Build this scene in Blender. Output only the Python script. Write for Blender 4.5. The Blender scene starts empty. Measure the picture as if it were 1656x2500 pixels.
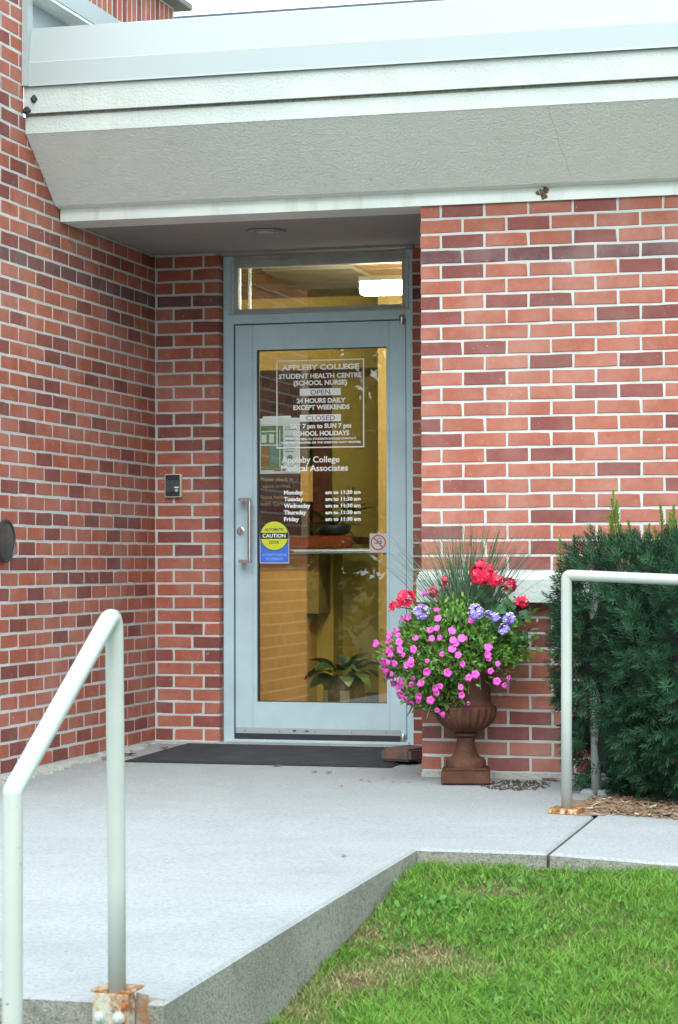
import bpy, bmesh, math, random
import numpy as np
from mathutils import Vector, Matrix
random.seed(7); rng = np.random.default_rng(11)
R = math.radians
sc = bpy.context.scene
C = sc.collection

# ------------------------------------------------------------------ camera
YAW, PITCH, ROLL = -0.2637574, 0.0220759, -0.0021092
CAM = Vector((2.2554, -9.7453, 0.9201))
f_ = Vector((math.sin(YAW)*math.cos(PITCH), math.cos(YAW)*math.cos(PITCH), math.sin(PITCH)))
r_ = Vector((math.cos(YAW), -math.sin(YAW), 0)); u_ = r_.cross(f_)
r2 = r_*math.cos(ROLL)+u_*math.sin(ROLL); u2 = u_*math.cos(ROLL)-r_*math.sin(ROLL)
cd = bpy.data.cameras.new('camera'); cam = bpy.data.objects.new('camera', cd); C.objects.link(cam)
cam.matrix_world = Matrix(((r2.x,u2.x,-f_.x,CAM.x),(r2.y,u2.y,-f_.y,CAM.y),(r2.z,u2.z,-f_.z,CAM.z),(0,0,0,1)))
cd.sensor_fit = 'VERTICAL'; cd.sensor_height = 23.6; cd.lens = 5516.28/2500*23.6
cd.clip_start = .05; cd.clip_end = 2000
cd.dof.use_dof = True; cd.dof.focus_distance = 10.4; cd.dof.aperture_fstop = 8.0
sc.camera = cam

# ------------------------------------------------------------------ sky, sun, exposure
SUN_EL, SUN_AZ = 50, 168          # azimuth measured clockwise from +Y
w = bpy.data.worlds.new('World'); sc.world = w; w.use_nodes = True
nt = w.node_tree; nt.nodes.clear()
sky = nt.nodes.new('ShaderNodeTexSky'); sky.sky_type = 'NISHITA'; sky.sun_disc = False
sky.sun_elevation = R(SUN_EL); sky.sun_rotation = R(SUN_AZ); sky.dust_density = 6.0; sky.air_density = 1.0; sky.ozone_density = 1.5
hs = nt.nodes.new('ShaderNodeHueSaturation'); hs.inputs['Saturation'].default_value = .42
bg = nt.nodes.new('ShaderNodeBackground'); bg.inputs['Strength'].default_value = .15
wo = nt.nodes.new('ShaderNodeOutputWorld')
cl = nt.nodes.new('ShaderNodeMix'); cl.data_type = 'RGBA'; cl.inputs[0].default_value = .78   # even overcast cloud over the clear sky
cl.inputs[7].default_value = (5.3, 6.5, 6.85, 1)
nt.links.new(sky.outputs[0], hs.inputs['Color']); nt.links.new(hs.outputs[0], cl.inputs[6]); nt.links.new(cl.outputs[2], bg.inputs[0]); nt.links.new(bg.outputs[0], wo.inputs[0])
sl = bpy.data.lights.new('sun', 'SUN'); sl.energy = 1.0; sl.angle = R(55); sl.color = (1, .985, .95)
so = bpy.data.objects.new('sun', sl); C.objects.link(so)
sd = Vector((math.sin(R(SUN_AZ))*math.cos(R(SUN_EL)), math.cos(R(SUN_AZ))*math.cos(R(SUN_EL)), math.sin(R(SUN_EL))))
so.rotation_euler = sd.to_track_quat('Z', 'Y').to_euler()
vs = sc.view_settings; vs.view_transform = 'Standard'; vs.look = 'None'; vs.gamma = 1; vs.use_curve_mapping = False
vs.exposure = 1.5

# ------------------------------------------------------------------ materials
def lin(r, g, b):
    return tuple((x/12.92 if x <= .04045 else ((x+.055)/1.055)**2.4) for x in (r/255, g/255, b/255))
class NT:
    def __init__(s, name):
        s.m = bpy.data.materials.new(name); s.m.use_nodes = True; s.t = s.m.node_tree; s.t.nodes.clear()
        s.out = s.t.nodes.new('ShaderNodeOutputMaterial')
    def n(s, typ, props=None, **inp):
        nd = s.t.nodes.new('ShaderNode'+typ)
        for k, v in (props or {}).items(): setattr(nd, k, v)
        for k, v in inp.items():
            key = k.replace('_', ' ') if k.replace('_', ' ') in nd.inputs else k
            if key not in nd.inputs and k[1:].isdigit(): key = int(k[1:])
            sock = nd.inputs[key]
            if hasattr(v, 'links'): s.t.links.new(v, sock)
            elif hasattr(v, 'outputs'): s.t.links.new(v.outputs[0], sock)
            else: sock.default_value = v
        return nd
    def pos(s): return s.n('NewGeometry').outputs['Position']
    def obj(s): return s.n('TexCoord').outputs['Object']
    def noise(s, vec, scale, detail=4, rough=.6):
        return s.n('TexNoise', Vector=vec, Scale=scale, Detail=detail, Roughness=rough).outputs[0]
    def ramp(s, fac, a, b, ca=0., cb=1.):
        nd = s.n('MapRange', Value=fac); nd.inputs[1].default_value = a; nd.inputs[2].default_value = b
        nd.inputs[3].default_value = ca; nd.inputs[4].default_value = cb; nd.clamp = True
        return nd.outputs[0]
    def mix(s, fac, a, b, mode='MIX'):
        nd = s.n('Mix', {'data_type': 'RGBA', 'blend_type': mode})
        for k, v in ((0, fac), (6, a), (7, b)):
            if hasattr(v, 'links'): s.t.links.new(v, nd.inputs[k])
            elif isinstance(v, (int, float)): nd.inputs[k].default_value = v
            else: nd.inputs[k].default_value = (*v, 1) if len(v) == 3 else v
        return nd.outputs[2]
    def math(s, op, a, b=0.):
        nd = s.n('Math', {'operation': op})
        for k, v in ((0, a), (1, b)):
            if hasattr(v, 'links'): s.t.links.new(v, nd.inputs[k])
            else: nd.inputs[k].default_value = v
        return nd.outputs[0]
    def bump(s, h, strength, dist):
        return s.n('Bump', Strength=strength, Distance=dist, Height=h).outputs[0]
    def pbr(s, col, rough=.6, metal=0., nrm=None, spec=.5, sub=None, **kw):
        b = s.n('BsdfPrincipled')
        for k, v in (('Base Color', col), ('Roughness', rough), ('Metallic', metal), ('Specular IOR Level', spec), ('Normal', nrm)):
            if v is None: continue
            if hasattr(v, 'links'): s.t.links.new(v, b.inputs[k])
            elif k == 'Base Color': b.inputs[k].default_value = (*v, 1)
            else: b.inputs[k].default_value = v
        for k, v in kw.items(): b.inputs[k.replace('_', ' ')].default_value = v
        s.t.links.new(b.outputs[0], s.out.inputs[0]); return s.m
M = {}
def plain(name, col, rough=.5, metal=0., var=.12, nscale=8., bump=0., bscale=200., spec=.5):
    q = NT(name); p = q.pos(); n = q.noise(p, nscale)
    a = tuple(c*(1-var) for c in col); b = tuple(min(1, c*(1+var)) for c in col)
    nr = q.bump(q.noise(p, bscale, 2), bump, .002) if bump else None
    M[name] = q.pbr(q.mix(q.ramp(n, .3, .7), a, b), rough, metal, nr, spec); return M[name]
def brick_mat(name, c1, c2, bloom):
    q = NT(name); p = q.pos()
    rnd = q.math('FRACT', q.math('ADD', q.n('ObjectInfo').outputs['Random'], q.n('NewGeometry').outputs['Random Per Island']))
    col = q.mix(rnd, c1, c2)
    col = q.mix(q.ramp(q.noise(p, 16, 5, .7), .32, .72, 0, .75), col, tuple(c*.6 for c in c1))
    col = q.mix(q.ramp(q.noise(p, 1.1, 3), .35, .7, 0, .35), col, tuple(c*.7 for c in c2))
    col = q.mix(q.ramp(q.noise(p, 210, 4, .75), .54, .68, 0, .6), col, tuple(c*.22 for c in c1))
    col = q.mix(q.ramp(q.noise(p, 3.1, 6, .65), .42, .78, .03, bloom), col, (.66, .54, .50))
    col = q.mix(q.ramp(q.noise(p, 48, 6, .75), .62, .70, 0, .55), col, (.62, .57, .54))
    nr = q.bump(q.noise(p, 210, 4, .75), .7, .003)
    M[name] = q.pbr(col, .88, 0, nr, .2); return M[name]
brick_mat('brick_light', (.44, .115, .066), (.36, .095, .058), .22)
brick_mat('brick_dark', (.26, .062, .048), (.20, .052, .043), .12)
brick_mat('brick_purple', (.16, .056, .060), (.13, .050, .056), .16)
brick_mat('front_brick_light', (.43, .135, .088), (.36, .108, .07), .28)  # front wall copy of the bricks: more bloom, and glare put into the colour
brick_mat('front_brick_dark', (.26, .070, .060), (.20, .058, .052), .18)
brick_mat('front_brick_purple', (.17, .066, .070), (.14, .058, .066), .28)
q = NT('mortar'); p = q.pos()
M['mortar'] = q.pbr(q.mix(q.ramp(q.noise(p, 9), .3, .7), (.42, .44, .425), (.54, .56, .545)), .95, 0, q.bump(q.noise(p, 300, 3), .5, .002), .1)
q = NT('stucco'); p = q.pos()  # canopy paint made paler here to lift the shaded sloping underside
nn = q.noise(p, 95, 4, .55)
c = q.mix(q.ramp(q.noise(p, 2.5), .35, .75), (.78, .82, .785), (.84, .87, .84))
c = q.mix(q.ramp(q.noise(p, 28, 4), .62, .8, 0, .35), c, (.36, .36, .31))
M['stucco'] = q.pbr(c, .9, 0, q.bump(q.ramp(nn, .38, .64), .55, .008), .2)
q = NT('stucco_trim'); p = q.pos()  # same canopy paint darkened in colour to hold down light on the bands
c = q.mix(q.ramp(q.noise(p, 3.5), .4, .75), (.43, .472, .46), (.50, .54, .522))
sp = q.n('Mapping', Vector=p); sp.inputs['Scale'].default_value = (22, 22, 3)
c = q.mix(q.ramp(q.noise(sp.outputs[0], 1.0, 5), .56, .8, 0, .4), c, (.38, .36, .28))
M['stucco_trim'] = q.pbr(c, .9, 0, q.bump(q.ramp(q.noise(p, 85, 4), .35, .65), .35, .004), .2)
q = NT('stucco_lintel'); p = q.pos()  # same canopy paint in a middle tone; light on the lintel put into colour
c = q.mix(q.ramp(q.noise(p, 3.5), .4, .75), (.68, .72, .70), (.78, .81, .78))
sp = q.n('Mapping', Vector=p); sp.inputs['Scale'].default_value = (18, 18, 3)
c = q.mix(q.ramp(q.noise(sp.outputs[0], 1.0, 5), .52, .8, 0, .45), c, (.44, .41, .30))
M['stucco_lintel'] = q.pbr(c, .9, 0, q.bump(q.noise(p, 85, 4), .35, .004), .2)
plain('white_metal', (.325, .372, .38), .35, 0, .03, 1.2, 0)
plain('aluminium', (.46, .605, .665), .42, .15, .10, 4, .05, 60)
plain('aluminium_grey', (.40, .42, .40), .5, .1, .15, 9, .1, 40)  # greyer, more mottled tone for the head, transom beads and drip edge
plain('steel', (.62, .64, .65), .25, .9, .05, 5)
plain('gasket', (.02, .022, .028), .6)
q = NT('pipe_paint'); p = q.pos()
c = q.mix(q.ramp(q.noise(p, 5), .3, .7), (.335, .375, .35), (.385, .42, .39))
c = q.mix(q.ramp(q.noise(p, 42, 3), .715, .74, 0, .8), c, (.14, .1, .07))
M['pipe_paint'] = q.pbr(c, .3, 0, q.bump(q.noise(p, 30, 2), .08, .004), .5)
q = NT('rusty_paint'); p = q.pos()
f = q.ramp(q.noise(p, 26, 5, .7), .42, .58)
c = q.mix(f, (.36, .365, .29), q.mix(q.ramp(q.noise(p, 60, 4), .4, .65), (.34, .12, .03), (.1, .035, .015)))
M['rusty_paint'] = q.pbr(c, .7, 0, q.bump(q.noise(p, 90), .4, .003), .3)
q = NT('rust_wash'); p = q.pos()
M['rust_wash'] = q.pbr(q.mix(q.ramp(q.noise(p, 40, 5), .35, .65), (.22, .095, .035), (.24, .22, .18)), .9, 0, q.bump(q.noise(p, 140), .5, .003), .2)
q = NT('rust'); p = q.pos()
f = q.ramp(q.noise(p, 30, 5, .7), .36, .5)
M['rust'] = q.pbr(q.mix(f, (.50, .42, .26), q.mix(q.ramp(q.noise(p, 55, 4), .4, .65), (.30, .11, .03), (.12, .04, .015))), .8, 0, q.bump(q.noise(p, 90), .4, .003), .2)
def concrete(name, a, b, dark, dk=.5, speck=.6, bumpd=.003):
    q = NT(name); p = q.pos()
    c = q.mix(q.ramp(q.noise(p, 1.7, 5), .3, .7), a, b)
    c = q.mix(q.ramp(q.noise(p, 75, 5, .75), .48, .66, 0, speck), c, tuple(x*.55 for x in a))
    c = q.mix(q.ramp(q.noise(p, 210, 2, .7), .6, .75, 0, .5), c, (.75, .76, .75))
    c = q.mix(q.ramp(q.noise(p, .8, 6, .7), .45, .7, 0, .28), c, tuple(x*.7 for x in a))
    c = q.mix(q.ramp(q.noise(p, 22, 3, .6), .70, .74, 0, .5), c, tuple(x*.5 for x in a))
    c = q.mix(q.ramp(q.noise(p, 4.3, 6, .7), .58, .8, 0, dk), c, dark)
    M[name] = q.pbr(c, .92, 0, q.bump(q.noise(p, 140, 4, .65), .6, bumpd), .2)
concrete('concrete', (.25, .267, .277), (.30, .317, .327), (.19, .20, .205), .5, .6)
concrete('curb_side', (.19, .195, .16), (.29, .29, .245), (.06, .065, .045), .9, .95, .016)
concrete('bed_mortar', (.34, .34, .31), (.48, .49, .46), (.07, .07, .06), .9, .7, .01)
plain('joint_dirt', (.06, .065, .06), .95, 0, .3, 40)
plain('soil', (.05, .035, .022), .95, 0, .4, 30, .8, 60)
q = NT('lawn_soil'); p = q.pos()
c = q.mix(q.ramp(q.noise(p, 3, 5), .4, .62), (.075, .055, .03), (.055, .10, .025))
M['lawn_soil'] = q.pbr(c, .95, 0, q.bump(q.noise(p, 60), .6, .01), .1)
def leaf_mat(name, a, b, rough=.5, trans=.25, spec=.4, hue=None):
    q = NT(name); at = q.n('Attribute', {'attribute_name': 'shade'}).outputs['Fac']
    c = q.mix(at, a, b)
    if hue: c = q.mix(q.n('Attribute', {'attribute_name': 'dry'}).outputs['Fac'], c, hue)
    q.pbr(c, rough, 0, None, spec)
    tr = q.n('BsdfTranslucent', Color=c); ms = q.n('MixShader'); ms.inputs[0].default_value = trans
    b_ = [n for n in q.t.nodes if n.type == 'BSDF_PRINCIPLED'][0]
    q.t.links.new(b_.outputs[0], ms.inputs[1]); q.t.links.new(tr.outputs[0], ms.inputs[2]); q.t.links.new(ms.outputs[0], q.out.inputs[0])
    M[name] = q.m
leaf_mat('grass', (.065, .17, .02), (.18, .36, .06), .65, .35, .12, (.34, .29, .15))
leaf_mat('clover', (.07, .18, .03), (.12, .25, .06), .6, .25, .15)
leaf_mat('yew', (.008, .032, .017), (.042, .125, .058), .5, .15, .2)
leaf_mat('yew_new', (.10, .22, .02), (.22, .36, .05), .4, .3)
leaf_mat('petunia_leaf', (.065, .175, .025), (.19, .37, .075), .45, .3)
leaf_mat('geranium_leaf', (.02, .075, .03), (.04, .12, .05), .5, .2)
leaf_mat('spike', (.035, .085, .045), (.07, .14, .06), .4, .2)
leaf_mat('tree_leaf', (.02, .055, .012), (.07, .13, .03), .5, .3)
leaf_mat('house_leaf', (.02, .05, .012), (.06, .11, .03), .35, .15)
plain('bark', (.09, .07, .05), .9, 0, .3, 20, .6, 40)
plain('core_dark', (.012, .016, .012), .95)
plain('stem', (.06, .09, .03), .7)
def petal(name, centre, edge, rim=.5):
    q = NT(name); o = q.obj(); ln = q.n('VectorMath', {'operation': 'LENGTH'}, V0=o) if False else q.n('VectorMath', {'operation': 'LENGTH'})
    q.t.links.new(o, ln.inputs[0])
    c = q.mix(q.ramp(ln.outputs['Value'], .001, .006), centre, edge)
    M[name] = q.pbr(c, .5, 0, None, .3)
petal('pink_petal', (.32, .008, .09), (.80, .10, .52))
plain('red_petal', (.78, .018, .075), .5, 0, .25, 60)
plain('dark_red_petal', (.32, .012, .04), .5, 0, .25, 60)
plain('violet_petal', (.36, .27, .78), .5, 0, .15, 60)
plain('white_eye', (.8, .78, .9), .5)
q = NT('cast_iron'); p = q.pos()
c = q.mix(q.ramp(q.noise(p, 11, 5), .35, .7), (.05, .019, .012), (.10, .042, .025))
c = q.mix(q.ramp(q.noise(p, 45, 4), .6, .75, 0, .5), c, (.12, .07, .04))
M['cast_iron'] = q.pbr(c, .8, 0, q.bump(q.noise(p, 150), .4, .002), .25)
q = NT('rubber_mat'); p = q.pos()
mp = q.n('Mapping', Vector=p); mp.inputs['Rotation'].default_value = (0, 0, R(35))
wv = q.n('TexWave', {'wave_type': 'BANDS', 'bands_direction': 'X'}, Vector=mp.outputs[0], Scale=22.0, Distortion=.3)
c = q.mix(q.ramp(q.noise(p, 8), .35, .7), (.028, .032, .04), (.05, .055, .065))
c = q.mix(q.ramp(q.noise(p, 160, 2), .72, .78, 0, .6), c, (.3, .28, .25))
M['rubber_mat'] = q.pbr(c, .75, 0, q.bump(wv.outputs['Fac'], .9, .008), .35)
q = NT('old_brick'); p = q.pos()
c = q.mix(q.ramp(q.noise(p, 16, 5), .42, .6), (.17, .085, .07), (.075, .075, .078))
M['old_brick'] = q.pbr(c, .9, 0, q.bump(q.noise(p, 90), .5, .004), .2)
plain('fallen_leaf', (.20, .075, .03), .8, 0, .4, 40)
plain('mulch_chip', (.19, .12, .075), .9, 0, .45, 60)
plain('pale_chip', (.42, .34, .25), .9, 0, .2, 60)
plain('yellow_wall', (.52, .385, .075), .6, 0, .05, 2)
plain('yellow_wall_dim', (.26, .18, .045), .6, 0, .05, 2)  # darkened copy of the yellow wall; its dim lighting is put into the colour
plain('orange_wall', (.54, .34, .085), .6, 0, .05, 2)
plain('office_dark', (.035, .028, .024), .8)
plain('wood_counter', (.16, .035, .015), .3, 0, .35, 12)
plain('wood_post', (.085, .022, .015), .4, 0, .3, 10)
plain('floor_tile', (.10, .06, .045), .45, 0, .2, 5)
plain('ceiling_tile', (.34, .20, .07), .9, 0, .08, 3)
plain('olive_panel', (.16, .15, .10), .7, 0, .05, 3)
plain('vinyl_white', (.90, .92, .93), .5, 0, .02)
plain('vinyl_black', (.025, .027, .03), .5, 0, .02)
plain('vinyl_grey', (.12, .13, .14), .5, 0, .02)
plain('vinyl_tan', (.45, .25, .10), .6, 0, .02)
plain('vinyl_yellow', (.62, .68, .03), .45, 0, .02)
plain('vinyl_blue', (.045, .16, .72), .45, 0, .02)
plain('vinyl_sky', (.25, .42, .80), .45, 0, .02)
plain('vinyl_red', (.55, .04, .04), .45, 0, .02)
plain('sticker_silver', (.48, .52, .52), .4, .2, .05)
plain('map_green', (.14, .30, .12), .6, 0, .5, 90)
plain('map_teal', (.20, .36, .32), .6, 0, .1, 30)
plain('map_ochre', (.42, .22, .05), .6, 0, .2, 60)
plain('ivory', (.58, .52, .38), .45)
plain('black_plastic', (.025, .03, .04), .4)
plain('dark_roof', (.05, .07, .10), .6)
plain('pot_glaze', (.12, .07, .04), .25, 0, .8, 22)
plain('pot_cream', (.45, .40, .28), .3, 0, .2, 30)
plain('mud', (.16, .10, .05), .95, 0, .4, 90, .8, 120)
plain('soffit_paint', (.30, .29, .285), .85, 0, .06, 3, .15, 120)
plain('disc_face', (.085, .085, .09), .3, .6, .3, 14)
q = NT('glass')
fr = q.n('Fresnel', IOR=1.75); tr = q.n('BsdfTransparent', Color=(.93, .95, .93, 1)); gl = q.n('BsdfGlossy', Roughness=.0, Color=(1, 1, 1, 1))
ms = q.n('MixShader', Fac=fr); q.t.links.new(tr.outputs[0], ms.inputs[1]); q.t.links.new(gl.outputs[0], ms.inputs[2]); q.t.links.new(ms.outputs[0], q.out.inputs[0])
M['glass'] = q.m
q = NT('tube_light'); em = q.n('Emission', Color=(1, .93, .78, 1), Strength=56.0); q.t.links.new(em.outputs[0], q.out.inputs[0]); M['tube_light'] = q.m

# ------------------------------------------------------------------ helpers
def link(o, parent=None):
    C.objects.link(o)
    if parent: o.parent = parent
    return o
def mesh_obj(name, v, f, m, parent=None, smooth=False):
    me = bpy.data.meshes.new(name); me.from_pydata([tuple(map(float, a)) for a in v], [], f); me.update()
    for mm in (m if isinstance(m, (list, tuple)) else [m]): me.materials.append(M[mm] if isinstance(mm, str) else mm)
    if smooth: me.polygons.foreach_set('use_smooth', [True]*len(me.polygons))
    return link(bpy.data.objects.new(name, me), parent)
def tag(o, label=None, cat=None, group=None, kind=None):
    for k, v in (('label', label), ('category', cat), ('group', group), ('kind', kind)):
        if v: o[k] = v
    return o
def thing(name, label, cat, loc=(0, 0, 0), group=None):
    o = link(bpy.data.objects.new(name, None)); o.location = loc; o.empty_display_size = .1
    return tag(o, label, cat, group)
class MB:
    def __init__(s): s.v = []; s.f = []; s.o = Vector((0, 0, 0))
    def add(s, v, f):
        b = len(s.v); s.v += [tuple(a) for a in v]; s.f += [tuple(b+i for i in q) for q in f]; return s
    def box(s, x0, x1, y0, y1, z0, z1, ch=0.):
        if ch <= 0:
            v = [(x, y, z) for z in (z0, z1) for y in (y0, y1) for x in (x0, x1)]
            return s.add(v, [(0, 2, 3, 1), (4, 5, 7, 6), (0, 1, 5, 4), (2, 6, 7, 3), (0, 4, 6, 2), (1, 3, 7, 5)])
        bm = bmesh.new(); bmesh.ops.create_cube(bm, size=1)
        for a in bm.verts: a.co = Vector(((x0+x1)/2+a.co.x*(x1-x0), (y0+y1)/2+a.co.y*(y1-y0), (z0+z1)/2+a.co.z*(z1-z0)))
        bmesh.ops.bevel(bm, geom=bm.edges[:], offset=ch, segments=2, affect='EDGES')
        bm.verts.index_update(); s.add([a.co[:] for a in bm.verts], [[a.index for a in q.verts] for q in bm.faces]); bm.free(); return s
    def prism(s, poly, x0, x1):            # polygon in (y,z), extruded along x
        n = len(poly); v = [(x0, y, z) for y, z in poly]+[(x1, y, z) for y, z in poly]
        return s.add(v, [tuple(range(n)), tuple(range(2*n-1, n-1, -1))]+[(i, i+n, (i+1) % n+n, (i+1) % n) for i in range(n)])
    def prismz(s, poly, z0, z1):           # polygon in (x,y); z0,z1 numbers or functions
        g = lambda z, x, y: z(x, y) if callable(z) else z
        n = len(poly); v = [(x, y, g(z0, x, y)) for x, y in poly]+[(x, y, g(z1, x, y)) for x, y in poly]
        return s.add(v, [tuple(range(n-1, -1, -1)), tuple(range(n, 2*n))]+[(i, (i+1) % n, (i+1) % n+n, i+n) for i in range(n)])
    def prismy(s, poly, y0, y1):           # polygon in (x,z), extruded along y
        n = len(poly); v = [(x, y0, z) for x, z in poly]+[(x, y1, z) for x, z in poly]
        return s.add(v, [tuple(range(n)), tuple(range(2*n-1, n-1, -1))]+[(i, i+n, (i+1) % n+n, (i+1) % n) for i in range(n)])
    def tube(s, pts, rad, n=16, caps=True):
        pts = [Vector(a) for a in pts]; rs = rad if isinstance(rad, (list, tuple)) else [rad]*len(pts)
        t0 = (pts[1]-pts[0]).normalized(); up = Vector((0, 0, 1)) if abs(t0.z) < .9 else Vector((1, 0, 0))
        a = t0.cross(up).normalized(); v = []
        for i, pnt in enumerate(pts):
            t = (pts[min(i+1, len(pts)-1)]-pts[max(i-1, 0)]).normalized()
            a = (a-t*a.dot(t)).normalized(); b = t.cross(a)
            v += [pnt+(a*math.cos(2*math.pi*k/n)+b*math.sin(2*math.pi*k/n))*rs[i] for k in range(n)]
        f = [(i*n+k, i*n+(k+1) % n, (i+1)*n+(k+1) % n, (i+1)*n+k) for i in range(len(pts)-1) for k in range(n)]
        if caps: f += [tuple(range(n-1, -1, -1)), tuple(range((len(pts)-1)*n, len(pts)*n))]
        return s.add(v, f)
    def lathe(s, prof, c=(0, 0, 0), n=32, flute=None):
        v = []
        for j, (r, z) in enumerate(prof):
            for k in range(n):
                a = 2*math.pi*k/n; rr = r*(1+(flute(j, a) if flute else 0))
                v.append((c[0]+rr*math.cos(a), c[1]+rr*math.sin(a), c[2]+z))
        f = [(j*n+k, j*n+(k+1) % n, (j+1)*n+(k+1) % n, (j+1)*n+k) for j in range(len(prof)-1) for k in range(n)]
        f += [tuple(range(n-1, -1, -1)), tuple(range((len(prof)-1)*n, len(prof)*n))]
        return s.add(v, f)
    def build(s, name, m, parent=None, smooth=False):
        v = s.v
        if parent is not None and parent.parent is None: v = [tuple(Vector(a)-parent.location) for a in v]
        elif parent is not None: v = [tuple(Vector(a)-parent.location-parent.parent.location) for a in v]
        return mesh_obj(name, v, s.f, m, parent, smooth)
def autosmooth(o, ang=35):
    me = o.data; me.polygons.foreach_set('use_smooth', [True]*len(me.polygons))
    bm = bmesh.new(); bm.from_mesh(me)
    for e in bm.edges:
        if len(e.link_faces) == 2 and e.calc_face_angle(0) > R(ang): e.smooth = False
    bm.to_mesh(me); bm.free(); return o
def np_mesh(name, V, F, m, parent=None, attrs=None, kind=None):
    """V (n,3), F (m,k) with k 3 or 4; attrs: per-point float arrays"""
    me = bpy.data.meshes.new(name); k = F.shape[1]
    me.vertices.add(len(V)); me.vertices.foreach_set('co', np.ascontiguousarray(V, dtype=np.float32).ravel())
    me.loops.add(F.size); me.loops.foreach_set('vertex_index', np.ascontiguousarray(F, dtype=np.int32).ravel())
    me.polygons.add(len(F)); me.polygons.foreach_set('loop_start', np.arange(0, F.size, k, dtype=np.int32))
    me.update(calc_edges=True); me.validate()
    for an, arr in (attrs or {}).items():
        a = me.attributes.new(an, 'FLOAT', 'POINT'); a.data.foreach_set('value', np.ascontiguousarray(arr, dtype=np.float32))
    me.materials.append(M[m]); o = link(bpy.data.objects.new(name, me), parent)
    if kind: o['kind'] = kind
    return o
def rot_to(dirs, spin):
    """rotation matrices taking +Z to dirs (n,3) with random spin"""
    d = dirs/np.linalg.norm(dirs, axis=1, keepdims=True)
    h = np.where(np.abs(d[:, 2:3]) < .9, np.array([[0, 0, 1.]]), np.array([[1., 0, 0]]))
    a = np.cross(h, d); a /= np.linalg.norm(a, axis=1, keepdims=True); b = np.cross(d, a)
    cs, sn = np.cos(spin)[:, None], np.sin(spin)[:, None]
    return np.stack([a*cs+b*sn, -a*sn+b*cs, d], axis=2)
def scatter(tv, tf, pos, dirs, scale, spin):
    Rm = rot_to(dirs, spin); n = len(pos)
    V = np.einsum('nij,vj->nvi', Rm, tv)*scale[:, None, None]+pos[:, None, :]
    F = tf[None]+(np.arange(n)*len(tv))[:, None, None]
    return V.reshape(-1, 3), F.reshape(-1, tf.shape[1])

XL, YB, YD = -1.7117, 1.2986, 1.369      # left wall plane, alcove back wall, door plane
c_, m_ = .0677, .1964                    # brick course and module
JH = .0115
GZ = lambda x, y: -.0276+.012*y          # landing surface
def PZ(x, y): return GZ(x, y)-max(0, x-.955)*.05   # path surface falls away to the right
def LZ(x, y):                            # lawn
    z = -.112+.112*(max(y, -5.2)+2.236)+.02*(max(-20, min(y, -5.2))+5.2) if y < -2.05 else -.3
    if y >= -2.05: z = -.30
    return z-.05*max(0, min(x, 5)-1.3)

# ------------------------------------------------------------------ ground
xs = [-200, -60, -20, -8, -4, -2, 0, .5, 1, 1.3, 2, 3, 5, 10, 30, 80, 200]; ys = [-200, -80, -40, -20, -13, -10, -8, -6.5, -5.5, -5, -4.5, -4, -3.5, -3, -2.6, -2.235, -2.05, 0, 4, 12, 40, 200]
v = [(x, y, LZ(x, y)) for y in ys for x in xs]; nx = len(xs)
f = [(j*nx+i, j*nx+i+1, (j+1)*nx+i+1, (j+1)*nx+i) for j in range(len(ys)-1) for i in range(nx-1)]
tag(mesh_obj('lawn', v, f, 'lawn_soil', smooth=True), kind='structure')

def slab(name, poly, ztop, zbot, mats, bev=.009):
    mb = MB().prismz(poly, zbot, ztop); o = mb.build(name, mats); me = o.data
    bm = bmesh.new(); bm.from_mesh(me); n = len(poly); bm.verts.ensure_lookup_table()
    top = [e for e in bm.edges if e.verts[0].index >= n and e.verts[1].index >= n]
    bmesh.ops.recalc_face_normals(bm, faces=bm.faces[:]); bmesh.ops.bevel(bm, geom=top, offset=bev, segments=1, affect='EDGES'); bm.normal_update()
    for q in bm.faces: q.material_index = 0 if q.normal.z > .3 else 1
    bm.to_mesh(me); bm.free(); return tag(o, kind='structure')
slab('landing', [(-1.9, -4.84), (.512, -4.84), (.500, -3.5), (.497, -2.232), (.945, -2.240), (.945, -.05), (.945, 1.42), (-1.9, 1.42)], GZ, -.34, ['concrete', 'curb_side'])
slab('path', [(.957, -2.243), (4.5, -2.28), (4.5, -1.14), (.957, -1.12)], PZ, -.5, ['concrete', 'curb_side'])
tag(MB().prismz([(.944, -2.225), (.958, -2.225), (.958, -1.13), (.944, -1.13)], -.3, lambda x, y: GZ(x, y)-.013).build('expansion_joint', 'joint_dirt'), kind='structure')
slab('step', [(-1.9, -5.22), (.54, -5.22), (.54, -4.845), (-1.9, -4.845)], -.245, -.5, ['concrete', 'curb_side'])
slab('walkway', [(-1.9, -9), (.6, -9), (.6, -5.225), (-1.9, -5.225)], -.40, -.8, ['concrete', 'curb_side'])
# ragged concrete fillet where the left wall meets the landing
bmv = []; 
fr_ = MB()
yy = -1.38; 
while yy < 1.28:
    L_ = random.uniform(.03, .10)
    if random.random() < .86:
        wd = random.uniform(.03, .075); hh = random.uniform(-.004, .012); z0 = GZ(0, yy)
        poly = [(XL-.01, yy), (XL+wd*random.uniform(.6, 1), yy+random.uniform(-.01, .01)), (XL+wd, yy+L_*.6), (XL+wd*random.uniform(.5, 1), yy+L_*.97), (XL-.01, yy+L_)]
        fr_.prismz(poly, z0-.02, lambda x, y, z0=z0, hh=hh: z0+.006+max(0, (XL+.05-x))*.25+hh)
    yy += L_+random.uniform(0, .02)
tag(fr_.build('wall_footing', 'bed_mortar'), kind='structure')
tag(MB().box(XL, -.0, YB-.045, YB+.16, -.05, -.0035, .004).box(.0, .94, -.012, .05, -.06, -.002, .004).build('footing_strip', 'bed_mortar'), kind='structure')

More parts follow.
